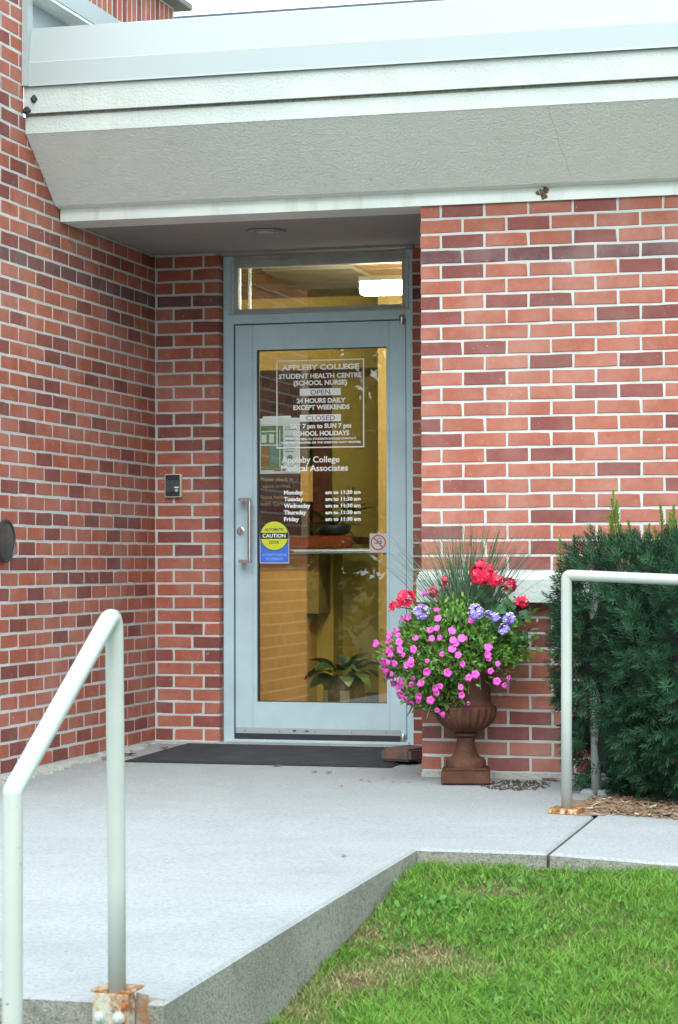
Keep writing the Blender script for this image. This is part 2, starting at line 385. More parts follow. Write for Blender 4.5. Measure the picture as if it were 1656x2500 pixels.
# ------------------------------------------------------------------ brick walls
def brick_mesh(L_, H_, D_, seed):
    rr = random.Random(seed); j = lambda s=.0013: rr.uniform(-s, s); i = .0016; k = max(1, int(round(L_/.06)))
    cs = [(L_*n/k+j(), j()) for n in range(k)]+[(L_+j(), j())]+[(L_*(k-n)/k+j(), H_+j()) for n in range(k)]+[(j(), H_+j())]
    if rr.random() < .2:                      # a chipped corner
        n = rr.choice((0, k, k+1, len(cs)-1)); x, z = cs[n]; cs[n] = (x+(.0025 if x < L_/2 else -.0025), z+(.003 if z < H_/2 else -.003))
    n = len(cs); v = [(x+(i if x < L_/2 else -i)*(abs(x-L_/2) > L_/2-.004), j(.0005), z+(i if z < H_/2 else -i)) for x, z in cs]+[(x, i, z) for x, z in cs]+[(x, D_, z) for x, z in cs]
    f = [tuple(range(n))]
    for a in range(n):
        b = (a+1) % n; f += [(a+n, b+n, b, a), (a+2*n, b+2*n, b+n, a+n)]
    return v, f
_bm = {}
PRE = ''
def get_brick(L_, kind, D_=.03):
    var = random.randrange(9); key = (round(L_, 3), kind, var, D_, PRE)
    if key not in _bm:
        v, f = brick_mesh(L_, c_-JH, D_, hash(key[0:1])+var*17); me = bpy.data.meshes.new('brick'); me.from_pydata(v, [], f); me.update()
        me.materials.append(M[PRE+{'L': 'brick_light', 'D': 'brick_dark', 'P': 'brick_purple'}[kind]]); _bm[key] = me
    return _bm[key]
def proj(x, y, z):
    d = Vector((x, y, z))-CAM; zz = d.dot(f_); k = 5516.28/zz
    return 828+d.dot(r2)*k, 1250-d.dot(u2)*k, zz
def lay(wall, bricks, mat3, limit=300):
    """bricks: (s0, s1, row, kind, depth). mat3 maps (s, 0, z) to world; visible ones become parts, the rest one joined part"""
    rows = []
    for s0, s1, k, kd, dp in bricks:
        z0 = (33-k)*c_+JH/2; pts = [mat3 @ Vector((s, 0, z)) for s, z in ((s0, z0), (s1, z0), (s1, z0+c_-JH), (s0, z0+c_-JH))]
        pr = [proj(*a) for a in pts]; vis = any(-15 < a[0] < 1671 and -15 < a[1] < 2515 for a in pr)
        ar = abs((pr[1][0]-pr[0][0])*(pr[3][1]-pr[0][1])); rows.append((ar if vis else -1, s0, s1, z0, kd, dp))
    order = sorted(range(len(rows)), key=lambda i: -rows[i][0]); rest = {'L': MB(), 'D': MB(), 'P': MB()}
    for n, i in enumerate(order):
        ar, s0, s1, z0, kd, dp = rows[i]
        if ar > 0 and n < limit:
            o = bpy.data.objects.new('brick', get_brick(s1-s0, kd, dp)); link(o, wall)
            o.matrix_world = mat3 @ Matrix.Translation((s0, random.uniform(-.0012, .0012), z0)) @ Matrix.Rotation(random.uniform(-.004, .004), 4, 'Y')
            o.matrix_parent_inverse = Matrix.Identity(4); o.matrix_basis = wall_inv(wall) @ mat3 @ Matrix.Translation((s0, random.uniform(-.0012, .0012), z0)) @ Matrix.Rotation(random.uniform(-.004, .004), 4, 'Y')
        else:
            v, f = brick_mesh(s1-s0, c_-JH, dp, i)
            rest[kd].add([tuple(mat3 @ Vector((a[0]+s0, a[1], a[2]+z0))) for a in v], f)
    mb = MB(); idx = []
    for mi, kd in enumerate('LDP'):
        mb.add(rest[kd].v, rest[kd].f); idx += [mi]*len(rest[kd].f)
    if mb.f:
        o = mb.build('brickwork', [PRE+'brick_light', PRE+'brick_dark', PRE+'brick_purple'], wall); o.data.polygons.foreach_set('material_index', idx); o['kind'] = 'stuff'
def wall_inv(wl): return Matrix.Translation(-Vector(wl.location))
rb = random.Random(5)
def pick(k, d=.22): return 'P' if k == 0 else ('D' if rb.random() < d else 'L')

# the facade right of the alcove (plane y = 0)
PAT = {-3: 'LDLLDLL', -2: 'LLDLLL', -1: 'LDLLDLL', 1: 'LDLLLDD', 2: 'LLLLLL', 3: 'DLDDLLL', 4: 'DLLLDD', 5: 'LLLLLLL', 6: 'DDLLLL', 7: 'LLLDLDL', 8: 'LDLLLL',
       9: 'LLLLDDL', 10: 'LLLLLL', 11: 'DLLDLLD', 12: 'DLLLLL', 13: 'LLDDLLL', 14: 'LLLLDL', 15: 'LDLLLLD', 16: 'LLLLLL', 17: 'LLLDDLL', 18: 'DLLLLL', 19: 'LLLDLLL',
       20: 'LLDLLL', 26: 'LLLLLL', 27: 'LLLLDLL', 28: 'LLLLLL', 29: 'LLLLDLL', 30: 'LLDLLL', 31: 'DDDDLLL', 32: 'LLLLLL', 33: 'LLDLDLL'}
fac = thing('brick_wall', 'front red brick wall right of the door, behind the flower urn and the yew', 'wall', (0, 0, 0))
bl = []; XR = 2.75
for k in range(-3, 34):
    if k in (21, 22): continue
    half = k % 2 != 0; x = 0.; n = 0
    while x < XR:
        L_ = (m_/2-JH+.0005) if (half and n == 0) else m_-JH+.0005
        kd = pick(k)
        if k in PAT and n < len(PAT[k]): kd = PAT[k][n]
        bl.append((x, min(x+L_, XR), k, kd, .03)); x += L_+JH-.0005; n += 1
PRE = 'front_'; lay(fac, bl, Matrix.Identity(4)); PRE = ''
MB().box(.003, XR, .0032, .30, -.05, 2.50).build('mortar', 'mortar', fac)
# return of the front wall into the alcove (faces left)
ret = []
for k in range(-3, 34):
    y = .03+(.0 if k % 2 else .065); ret.append((.032, y+.06, k, pick(k), .02)) if y > .05 else None
    s = y+.07 if y > .05 else .032
    while s < YB-.02: ret.append((s, min(s+m_-JH, YB-.005), k, pick(k), .02)); s += m_
mret = Matrix(((0, 1, 0, 0), (1, 0, 0, 0), (0, 0, 1, 0), (0, 0, 0, 1)))   # s -> +y, outward -x
rw = MB(); idx = []
for s0, s1, k, kd, dp in ret:
    v, f = brick_mesh(s1-s0, c_-JH, dp, k*31+int(s0*100)); rw.add([(a[1]-.0005, a[0]+s0, a[2]+(33-k)*c_+JH/2) for a in v], [tuple(reversed(q)) for q in f]); idx += ['LDP'.index(kd)]*len(f)
o = rw.build('return_brickwork', ['brick_light', 'brick_dark', 'brick_purple'], fac); o.data.polygons.foreach_set('material_index', idx); o['kind'] = 'stuff'
MB().box(.0045, .20, .31, YB-.001, -.05, 2.50).build('return_mortar', 'mortar', fac)

# left wall (plane x = XL, faces right); s runs away from the alcove corner towards the viewer
lw = thing('brick_wall', 'long red brick wall on the left side of the entrance, running in to the door', 'wall', (XL, 0, 0))
mlw = Matrix(((0, -1, 0, XL), (-1, 0, 0, YB), (0, 0, 1, 0), (0, 0, 0, 1)))
bl = []; SEND = YB+1.40
for k in range(-30, 34):
    h = .1128 if k % 2 == 0 else .1128+m_/2
    js = [0.]; s = h
    while s < SEND: js.append(s); s += m_
    js.append(SEND)
    for a, b in zip(js[:-1], js[1:]):
        z = (33-k)*c_
        s0 = a+(JH/2 if a > 0 else .003); s1 = b-JH/2 if b < SEND else b
        if z > 2.85 and s1 < YB+.44: continue
        if z > 2.85 and s0 < YB+.43: s0 = YB+.43
        if s1-s0 > .02: bl.append((s0, s1, k, pick(k, .23), .03))
# right-handed frame: s -> -y, depth -> -x, so mirror the brick winding by swapping via rotation
mlw = Matrix(((0, -1, 0, XL), (1, 0, 0, 0), (0, 0, 1, 0), (0, 0, 0, 1)))
bl = [(YB-s1, YB-s0, k, kd, dp) for s0, s1, k, kd, dp in bl]
lay(lw, bl, mlw, 300)
MB().box(XL-.30, XL-.0016, -1.396, YB+.2, -.06, 2.86).box(XL-.30, XL-.0016, -1.396, -.432, 2.86, 4.35).build('mortar', 'mortar', lw)
fw = MB()
for k in range(-30, 34):
    fw.box(XL-.30, XL-.002, -1.4, -1.37, (33-k)*c_+JH/2, (34-k)*c_-JH/2)
o = fw.build('end_brickwork', 'brick_light', lw); o['kind'] = 'stuff'

# piers left and right of the door (plane y = YB)
pl = thing('brick_wall', 'narrow brick pier between the left wall and the door, with the intercom', 'wall', (XL, YB, 0))
bl = []; W_ = -1.362-XL
for k in range(-3, 34):
    j = [0, .2, W_] if k % 2 == 0 else [0, .1, .262, W_]
    pat = {12: 'D', 13: 'LL'}
    for n, (a, b) in enumerate(zip(j[:-1], j[1:])):
        bl.append((a+(JH/2 if a else (.012 if k % 2 == 0 else .003)), b-(JH/2 if b < W_ else 0), k, pick(k, .24), .03))
lay(pl, bl, Matrix.Translation((XL, YB, 0)))
MB().box(XL-.02, -1.3655, YB+.0028, YB+.2, -.05, 2.52).build('mortar', 'mortar', pl)
jb = MB(); idx = []
for k in range(-3, 34):
    v, f = brick_mesh(.066, c_-JH, .02, k); kd = pick(k, .3)
    jb.add([(-1.362-a[1], YB+.032+a[0]-.0, a[2]+(33-k)*c_+JH/2) for a in v], f); idx += ['LDP'.index(kd)]*len(f)
o = jb.build('jamb_brickwork', ['brick_light', 'brick_dark', 'brick_purple'], pl); o.data.polygons.foreach_set('material_index', idx); o['kind'] = 'stuff'
prr = thing('brick_wall', 'thin strip of shaded brick right of the door, behind the corner of the front wall', 'wall', (-.345, YB, 0))
bl = []
for k in range(-3, 34):
    bl.append((-.343, -.24 if k % 2 else -.15, k, pick(k, .35), .03)); bl.append((-.23 if k % 2 else -.14, -.002, k, pick(k, .3), .03))
lay(prr, bl, Matrix.Translation((0, YB, 0)))
MB().box(-.338, .0, YB+.0028, YB+.2, -.05, 2.52).build('mortar', 'mortar', prr)

# ------------------------------------------------------------------ white stone sill on the front wall
zs = (33-20)*c_
sl_ = thing('stone_sill', 'white stone sill band on the front brick wall behind the flowers', 'sill', (0, 0, 0))
prof = [(.02, zs-.003), (-.02, zs-.006), (-.078, zs-.038), (-.078, zs-.137), (.02, zs-.137)]
MB().prism(prof, -.004, .62).build('sill_block', 'stucco_trim', sl_); MB().prism(prof, .6225, 1.42).build('sill_block', 'stucco_trim', sl_); MB().prism(prof, 1.4225, XR).build('sill_block', 'stucco_trim', sl_)

# ------------------------------------------------------------------ canopy
cn = thing('entrance_canopy', 'white stucco canopy with sloping underside and metal flashing above the door', 'canopy', (XL, 0, 2.49))
X0, X1 = XL+.002, 3.4
MB().prism([(-.014, 2.4965), (-.014, 2.556), (.2, 2.556), (.2, 2.4965)], X0+.004, X1).build('lintel', 'stucco_lintel', cn)
MB().prism([(-.064, 2.563), (-.412, 2.832), (-.30, 2.89), (.1, 2.89), (.1, 2.556), (-.03, 2.556)], X0, X1).build('sloping_panel', 'stucco', cn)
MB().prism([(-.4145, 2.832), (-.4145, 2.906), (-.30, 2.906), (-.30, 2.832)], X0, X1).build('lower_band', 'stucco_trim', cn)
MB().prism([(-.416, 2.906), (-.416, 2.92), (-.3, 2.92), (-.3, 2.906)], X0, X1).build('recess_shade', 'curb_side', cn)  # dark strip filling the slot; the shade of the recess is its colour
MB().prism([(-.433, 2.919), (-.433, 3.036), (-.3, 3.036), (-.3, 2.919)], X0, X1).build('upper_band', 'stucco_trim', cn)
for a, b, e in ((X0, .1895, 0), (.1875, 2.2, .0022), (2.198, X1, 0)):
    MB().prism([(-.449-e, 3.037), (-.4475-e, 3.045), (-.443-e, 3.143), (-.438-e, 3.148), (-.412-e, 3.300), (-.40, 3.306), (-.2, 3.312), (-.2, 3.037)], a, b).build('flashing', 'white_metal', cn)
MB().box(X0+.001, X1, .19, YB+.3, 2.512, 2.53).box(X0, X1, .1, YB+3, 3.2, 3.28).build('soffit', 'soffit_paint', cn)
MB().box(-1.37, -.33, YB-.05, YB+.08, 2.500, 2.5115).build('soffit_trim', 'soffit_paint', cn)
MB().box(XL+.001, XL+.03, -.455, -.40, 3.04, 3.9).build('corner_trim', 'white_metal', cn)
cr = MB(); px, pz = .69, 2.60
pts = []
for i in range(9): pts.append((.69-.006*i+random.uniform(-.006, .006), 2.580+.031*i))
def slope_y(z): return -.064-(z-2.563)/(2.832-2.563)*.348
cr.tube([(x, slope_y(z)-.0004, z) for x, z in pts], .0004, 5).build('hairline_crack', 'curb_side', cn)
dl = thing('downlight', 'round recessed ceiling light in the dark soffit over the door', 'light', (-.905, .62, 2.51))
MB().lathe([(.096, -.001), (.1, -.004), (.094, -.010), (.066, -.007), (.063, .0)], (-.905, .62, 2.512), 32).build('trim_ring', 'soffit_paint', dl, True)
MB().lathe([(.062, -.0075), (.02, -.0085)], (-.905, .62, 2.512), 24).build('lens', 'sticker_silver', dl, True)
ns = MB()
for i in range(26):
    a, b = random.gauss(0, .012), random.gauss(0, .013); r = random.uniform(.004, .009)
    ns.lathe([(r*.3, -r), (r, -r*.3), (r*.9, r*.4), (r*.3, r)], (.555+a, -.016, 2.532+b), 7)
tag(ns.build('mud_nest', 'mud', None, True), 'small brown mud nest stuck on the white lintel', 'nest')
for pts, lb in ((((-1.66, 2.99), (-1.652, 2.982), (-1.665, 2.982), (-1.66, 2.975)), 'dark smudge of dirt near the left end of the upper canopy band'), (((-1.705, 2.93), (-1.694, 2.928), (-1.683, 2.931), (-1.692, 2.938), (-1.70, 2.94)), 'dark clump of debris in the corner at the left end of the canopy')):
    ns = MB()
    for x, z in pts: r = random.uniform(.008, .012); ns.lathe([(r*.3, -r), (r, -r*.3), (r*.9, r*.4), (r*.3, r)], (x, -.436, z), 7)
    tag(ns.build('dirt_clump', 'gasket', None, True), lb, 'dirt')

# ------------------------------------------------------------------ upper storey of the left wing, and the roof edge behind
wg = thing('upper_wing', 'upper storey with upright bricks and white band, above the canopy at top left', 'building', (XL, 0, 3.2))
MB().box(XL-.2, XL, -.40, 1.45, 3.2, 3.436).build('wall_panel', 'white_metal', wg)
MB().box(XL-.2, XL+.10, -.395, 1.30, 3.438, 3.452).build('eave_soffit', 'stucco', wg)
MB().box(XL-.19, XL+.104, -.40, 1.32, 3.453, 3.545).build('white_band', 'white_metal', wg)
MB().box(XL-.19, XL+.0955, -.39, 1.318, 3.546, 3.80).build('mortar', 'mortar', wg)
y = -.385
sme = None
while y < 1.29:
    kd = 'D' if random.random() < .35 else 'L'
    o = bpy.data.objects.new('brick', get_brick(.24, kd)); link(o, wg)
    o.matrix_basis = wall_inv(wg) @ Matrix.Translation((XL+.0965, y, 3.55)) @ Matrix(((0, -1, 0, 0), (1, 0, 0, 0), (0, 0, 1, 0), (0, 0, 0, 1))) @ Matrix(((0, 0, 1, 0), (0, 1, 0, 0), (-1, 0, 0, .24), (0, 0, 0, 1)))
    y += c_
MB().box(XL-.22, XL+.17, -.42, 1.40, 3.80, 3.835, .004).build('coping', 'curb_side', wg)
tag(MB().box(-2.4, 3.6, 3.0, 3.2, 3.2, 4.19, .005).build('roof_parapet', 'dark_roof'), 'dark roof edge showing as a thin line above the white flashing', 'roof')

# ------------------------------------------------------------------ door frame, transom and door
df = thing('door_frame', 'pale grey aluminium door frame with the narrow transom window above the door', 'door frame', (-.85, YD, 0))
FX0, FX1 = -1.361, -.338
MB().box(FX0, -1.306, YD-.012, YD+.09, -.01, 2.50, .003).build('jamb', 'aluminium', df); MB().box(-.390, FX1, YD-.012, YD+.09, -.01, 2.50, .003).build('jamb', 'aluminium', df)
MB().box(-1.306, -.390, YD-.010, YD+.09, 2.149, 2.205, .003).build('transom_bar', 'aluminium', df)
MB().box(-1.306, -.390, YD-.010, YD+.09, 2.462, 2.50, .003).build('head', 'aluminium_grey', df)
b_ = MB(); b_.box(-1.306, -1.283, YD-.002, YD+.05, 2.206, 2.461).box(-.413, -.390, YD-.002, YD+.05, 2.206, 2.461).box(-1.282, -.414, YD-.002, YD+.05, 2.206, 2.226).box(-1.282, -.414, YD-.002, YD+.05, 2.441, 2.461); b_.build('glazing_bead', 'aluminium_grey', df)
b_ = MB(); b_.box(-1.33, -.37, YD-.026, YD-.0125, 2.196, 2.2015).box(-1.32, -.376, YD-.0165, YD-.0122, 2.47, 2.476).box(-1.32, -1.3155, YD-.0165, YD-.0122, 2.205, 2.47).box(-.3805, -.376, YD-.0165, YD-.0122, 2.205, 2.47); b_.build('drip_edge', 'aluminium_grey', df)
MB().box(-1.284, -.412, YD+.022, YD+.028, 2.224, 2.443).build('transom_glass', 'glass', df)
MB().box(-1.32, -.375, YD-.035, YD+.12, -.0034, .0115, .003).build('threshold', 'aluminium', df)

dr = thing('entrance_door', 'glass entrance door in a pale blue grey metal frame with white lettering', 'door', (-.85, YD, 0))
LX0, LX1, LZ0, LZ1 = -1.300, -.396, .020, 2.143
GX0, GX1, GZ0, GZ1 = -1.184, -.497, .203, 2.013
MB().box(LX0, GX0-.022, YD, YD+.045, LZ0, LZ1, .002).build('stile', 'aluminium', dr); MB().box(GX1+.016, LX1, YD, YD+.045, LZ0, LZ1, .002).build('stile', 'aluminium', dr)
MB().box(GX0-.0212, GX1+.0152, YD+.0004, YD+.045, GZ1+.023, LZ1, .002).build('rail', 'aluminium', dr); MB().box(GX0-.0212, GX1+.0152, YD+.0004, YD+.045, LZ0, GZ0-.003, .002).build('rail', 'aluminium', dr)
b_ = MB(); b_.box(GX0-.0208, GX0, YD+.002, YD+.04, GZ0, GZ1+.0225).box(GX1, GX1+.0148, YD+.002, YD+.04, GZ0, GZ1+.0225).box(GX0, GX1, YD+.002, YD+.04, GZ1, GZ1+.0225).box(GX0-.0208, GX1+.0148, YD+.002, YD+.04, GZ0-.0026, GZ0); b_.build('glazing_bead', 'aluminium', dr)
b_ = MB(); b_.box(GX0, GX0+.007, YD+.01, YD+.035, GZ0, GZ1).box(GX0, GX1, YD+.01, YD+.035, GZ1-.005, GZ1).box(GX0, GX1, YD+.01, YD+.035, GZ0, GZ0+.003); b_.build('gasket', 'gasket', dr)
b_ = MB(); b_.box(LX0-.0058, LX0, YD+.003, YD+.04, .012, LZ1+.004).box(LX0, LX1, YD+.003, YD+.04, LZ1+.0005, LZ1+.0045).box(LX1, LX1+.0055, YD+.003, YD+.04, .012, LZ1); b_.build('door_gap', 'gasket', dr)
gl = MB().box(GX0+.001, GX1-.001, YD+.020, YD+.026, GZ0+.001, GZ1-.001).build('glass_pane', 'glass', dr)
sw = MB().box(LX0+.004, -.424, YD-.010, YD-.0005, .041, .070, .0015).build('door_sweep', 'white_metal', dr)
MB().box(LX0+.002, -.426, YD-.008, YD-.001, .0125, .0405).build('sweep_brush', 'gasket', dr)
b_ = MB()
for x in (-1.245, -1.06, -.872, -.68, -.50): b_.lathe([(.0035, 0), (.002, .002)], (0, 0, 0), 8) if False else b_.box(x-.003, x+.003, YD-.0118, YD-.0098, .052, .058)
b_.build('screw', 'steel', sw)
b_ = MB(); b_.box(-.99, -.972, YD-.0112, YD-.0101, .0535, .0605).box(-.925, -.905, YD-.0112, YD-.0101, .0535, .0605); b_.build('stamp', 'vinyl_black', sw)
for z0, z1 in ((2.122, 2.169), (.0, .052)):
    h = MB(); zc = (z0+z1)/2; h.lathe([(.012, z0), (.014, z0+.003), (.014, zc-.002), (.011, zc-.001), (.011, zc+.001), (.014, zc+.002), (.014, z1-.003), (.012, z1)], (-.410, YD-.016, 0), 20)
    autosmooth(h.build('pivot_hinge', 'steel', dr))
hd = MB(); HX, HY = -1.204, YD-.062
hd.tube([(HX, HY, .918), (HX, HY, 1.246)], .0105, 16)
autosmooth(hd.build('pull_handle', 'steel', dr))
for z in (.924, 1.240): MB().box(-1.262, HX+.008, YD-.074, YD-.050, z-.009, z+.009, .003).box(-1.262, -1.240, YD-.052, YD, z-.009, z+.009, .002).build('handle_arm', 'steel', dr)
lk = MB(); 
def disc_y(mb, x, y, z, prof, n=24):
    vv = []
    for r, d in prof: vv += [(x+r*math.cos(2*math.pi*k/n), y-d, z+r*math.sin(2*math.pi*k/n)) for k in range(n)]
    ff = [(j*n+k, j*n+(k+1) % n, (j+1)*n+(k+1) % n, (j+1)*n+k) for j in range(len(prof)-1) for k in range(n)]+[tuple(range((len(prof)-1)*n, len(prof)*n))]
    return mb.add(vv, ff)
autosmooth(disc_y(MB(), -1.269, YD, 1.08, [(.0215, 0), (.0205, .008), (.016, .010), (.0135, .007), (.002, .007)]).build('lock_cylinder', 'steel', dr))
MB().box(-1.2705, -1.2675, YD-.0078, YD-.0071, 1.072, 1.083).build('keyhole', 'gasket', dr)
pb = MB().tube([(-1.17, YD+.075, .972), (-.52, YD+.075, .977)], .012, 12); pb.box(-1.20, -1.165, YD+.045, YD+.09, .95, .995).box(-.53, -.50, YD+.045, YD+.09, .955, 1.0)
pb.build('push_bar', 'steel', dr)

# lettering and stickers on the pane (vinyl, flat)
def text(body, x0, x1, z, cap, m, parent, y=YD+.0192, bold=.0, space=1.0):
    cu = bpy.data.curves.new('t', 'FONT'); cu.body = body; cu.size = 1; cu.offset = bold; cu.resolution_u = 3; cu.space_character = space
    o = bpy.data.objects.new('t', cu); C.objects.link(o); dg = bpy.context.evaluated_depsgraph_get()
    me = bpy.data.meshes.new_from_object(o.evaluated_get(dg)); bpy.data.objects.remove(o); bpy.data.curves.remove(cu)
    n = len(me.vertices); co = np.zeros(n*3); me.vertices.foreach_get('co', co); co = co.reshape(-1, 3)
    a, b = co[:, 0].min(), co[:, 0].max(); ch = .7
    X = x0+(co[:, 0]-a)/(b-a)*(x1-x0); Z = z+co[:, 1]/ch*cap
    off = parent.location+(parent.parent.location if parent.parent else Vector((0, 0, 0)))
    new = np.stack([X-off.x, np.full(n, y-off.y), Z-off.z], 1); me.vertices.foreach_set('co', new.ravel()); me.update()
    me.materials.clear(); me.materials.append(M[m]); me.name = 'lettering'
    return link(bpy.data.objects.new('lettering', me), parent)
dx = -.0045
T = lambda b, x0, x1, z, cap, m='vinyl_white', **k: text(b, x0+dx, x1+dx, z, cap, m, gl, **k)
b_ = MB(); fx0, fx1, fz0, fz1, t_ = -1.079+dx, -.613+dx, 1.504, 1.957, .0055
yv = YD+.0190
b_.box(fx0, fx1, yv, yv+.0006, fz1-t_, fz1).box(fx0, fx1, yv, yv+.0006, fz0, fz0+t_).box(fx0, fx0+t_, yv, yv+.0006, fz0+t_, fz1-t_).box(fx1-t_, fx1, yv, yv+.0006, fz0+t_, fz1-t_)
b_.build('sign_border', 'vinyl_white', gl)
T('APPLEBY COLLEGE', -1.052, -.639, 1.906, .026, bold=.04)
T('STUDENT HEALTH CENTRE', -1.066, -.626, 1.8625, .0235, bold=.04)
T('(SCHOOL NURSE)', -.988, -.703, 1.827, .0235, bold=.04)
for z0, z1, tx, a, b in ((1.7725, 1.809, 'OPEN', -.897, -.792), (1.640, 1.6755, 'CLOSED', -.921, -.767)):
    MB().box(-.954+dx, -.736+dx, yv, yv+.0005, z0, z1).build('sign_panel', 'vinyl_white', gl)
    T(tx, a, b, z0+.0055, .0245, 'vinyl_grey', y=YD+.0186, bold=.008)
T('24 HOURS DAILY', -.971, -.711, 1.736, .0225, bold=.04)
T('EXCEPT WEEKENDS', -.989, -.690, 1.7015, .0225, bold=.04)
T('SAT 7 pm to SUN 7 pm', -1.007, -.682, 1.606, .022, bold=.04)
T('SCHOOL HOLIDAYS', -.991, -.692, 1.568, .0225, bold=.04)
T('(WHEN CLOSED, ILL STUDENTS SHOULD CONTACT', -1.035, -.654, 1.546, .0095, bold=.04)
T('THEIR HOUSEMASTER OR THE WEEKEND DUTY MASTER)', -1.058, -.631, 1.527, .0095, bold=.04)
T('Appleby College', -1.052, -.744, 1.430, .031, bold=.016)
T('Medical Associates', -1.055, -.699, 1.386, .031, bold=.016)
for i, (d, xe) in enumerate((('Monday', -.938), ('Tuesday', -.937), ('Wednesday', -.899), ('Thursday', -.920), ('Friday', -.959))):
    z = 1.267-i*.0342
    T(d, -1.040, xe, z, .0205, bold=.035); T('am to 11:30 am', -.819, -.633, z, .0185, bold=.035)
# caution sticker
cx, cz = -1.0955, 1.055
st = MB(); arc = [(cx+.079*math.cos(R(a)), 1.052+.079*math.sin(R(a))) for a in range(0, 181, 8)]
st.prismy([(cx-.079, .913), (cx+.079, .913)]+arc, YD+.0190, YD+.0196); st.build('caution_sticker', 'sticker_silver', gl)
MB().box(cx-.075, cx+.075, YD+.0184, YD+.0188, .918, 1.05).build('blue_field', 'vinyl_blue', gl)
st = MB(); st.prismy([(cx+.077*math.cos(R(a)), 1.055+.077*math.sin(R(a))) for a in range(0, 360, 8)], YD+.0178, YD+.0182); st.build('black_ring', 'vinyl_black', gl)
st = MB(); st.prismy([(cx+.0735*math.cos(R(a)), 1.055+.0735*math.sin(R(a))) for a in range(0, 360, 8)], YD+.0172, YD+.0176); st.build('yellow_disc', 'vinyl_yellow', gl)
MB().box(cx-.076, cx+.076, YD+.0166, YD+.0170, 1.039, 1.071).build('black_bar', 'vinyl_black', gl)
text('CAUTION', cx-.063, cx+.060, 1.0465, .0185, 'vinyl_white', gl, y=YD+.0162, bold=.02)
text('AUTOMATIC', cx-.052, cx+.052, 1.080, .0145, 'vinyl_black', gl, y=YD+.0168, bold=.025)
text('DOOR', cx-.026, cx+.026, 1.014, .0155, 'vinyl_black', gl, y=YD+.0168, bold=.02)
text('ACTIVATE SWITCH', cx-.066, cx+.066, .951, .0125, 'vinyl_sky', gl, y=YD+.0180, bold=.025)
text('TO OPERATE', cx-.046, cx+.046, .930, .0125, 'vinyl_sky', gl, y=YD+.0180, bold=.025)
# no smoking sticker
MB().box(-.590, -.499, YD+.0190, YD+.0196, .967, 1.064).build('no_smoking_sticker', 'sticker_silver', gl)
nx_, nz_ = -.545, 1.018; rg = MB()
def ring_y(mb, x, z, r0, r1, y0, n=32):
    vv = [(x+r*math.cos(2*math.pi*k/n), y0, z+r*math.sin(2*math.pi*k/n)) for r in (r0, r1) for k in range(n)]
    return mb.add(vv, [(k, (k+1) % n, (k+1) % n+n, k+n) for k in range(n)])
ring_y(rg, nx_, nz_, .033, .040, YD+.0182)
rg.add([(nx_-.026, YD+.0181, nz_+.022), (nx_-.022, YD+.0181, nz_+.027), (nx_+.026, YD+.0181, nz_-.022), (nx_+.022, YD+.0181, nz_-.027)], [(0, 1, 2, 3)])
rg.build('prohibition_ring', 'vinyl_red', gl)
cg = MB().box(-.566, -.528, YD+.0184, YD+.0187, nz_-.005, nz_-.001); ring_y(cg, nx_+.006, nz_+.014, .008, .0105, YD+.0185, 14); cg.box(nx_+.013, nx_+.016, YD+.0184, YD+.0187, nz_-.001, nz_+.009).box(nx_+.016, nx_+.024, YD+.0184, YD+.0187, nz_+.001, nz_+.0035)
cg.build('cigarette_symbol', 'vinyl_black', gl)
# campus map sheet taped inside the pane
mp_ = thing('wall_map', 'white campus map sheet taped inside the door glass', 'poster', (-1.07, YD+.034, 1.375))
ym = YD+.030
MB().box(-1.181, -.961, ym, ym+.0006, 1.375, 1.661).box(-1.16, -1.01, ym-.0003, ym+.0003, 1.656, 1.672).build('sheet', 'vinyl_white', mp_)
MB().box(-1.171, -1.051, ym-.0012, ym-.0008, 1.387, 1.622).build('map_area', 'map_green', mp_)
b_ = MB(); b_.box(-1.168, -1.128, ym-.0022, ym-.0016, 1.40, 1.515).box(-1.09, -1.052, ym-.0022, ym-.0016, 1.388, 1.41); b_.build('map_block', 'map_ochre', mp_)
MB().box(-1.12, -1.075, ym-.0022, ym-.0016, 1.43, 1.512).build('map_field', 'map_teal', mp_)
b_ = MB(); 
for a, b2, c2, d in ((-1.168, -1.14, 1.535, 1.575), (-1.125, -1.1, 1.535, 1.578), (-1.171, -1.06, 1.520, 1.526), (-1.168, -1.09, 1.59, 1.597), (-1.071, -1.066, 1.40, 1.60), (-1.171, -1.1, 1.387, 1.394)): b_.box(a, b2, ym-.0022, ym-.0016, c2, d)
b_.build('map_roads', 'vinyl_white', mp_)
b_ = MB()
for z, wd in ((1.612, .04), (1.600, .06), (1.565, .05), (1.548, .055), (1.542, .05), (1.50, .05), (1.485, .045)): b_.box(-1.04, -1.04+wd, ym-.0012, ym-.0008, z, z+.005)
b_.build('map_print', 'map_teal', mp_)['kind'] = 'stuff'
b_ = MB(); ring_y(b_, -1.015, 1.455, .0, .016, ym-.001, 20); b_.build('map_emblem', 'map_teal', mp_)
ntc = thing('notice', 'tan lettered check in notice on the dark board inside the glass', 'notice', (-1.09, YD+.05, 1.2))
MB().box(-1.186, -.975, YD+.040, YD+.042, 1.195, 1.372).build('board', 'office_dark', ntc)
for tx, a, b, z in (('Please check in', -1.177, -1.0, 1.337), ('upon arrival.', -1.163, -1.012, 1.303), ('Please have your', -1.184, -.988, 1.246), ('Health Card ready.', -1.190, -.978, 1.211)):
    text(tx, a, b, z, .019, 'vinyl_tan', ntc, y=YD+.0385, bold=.02)

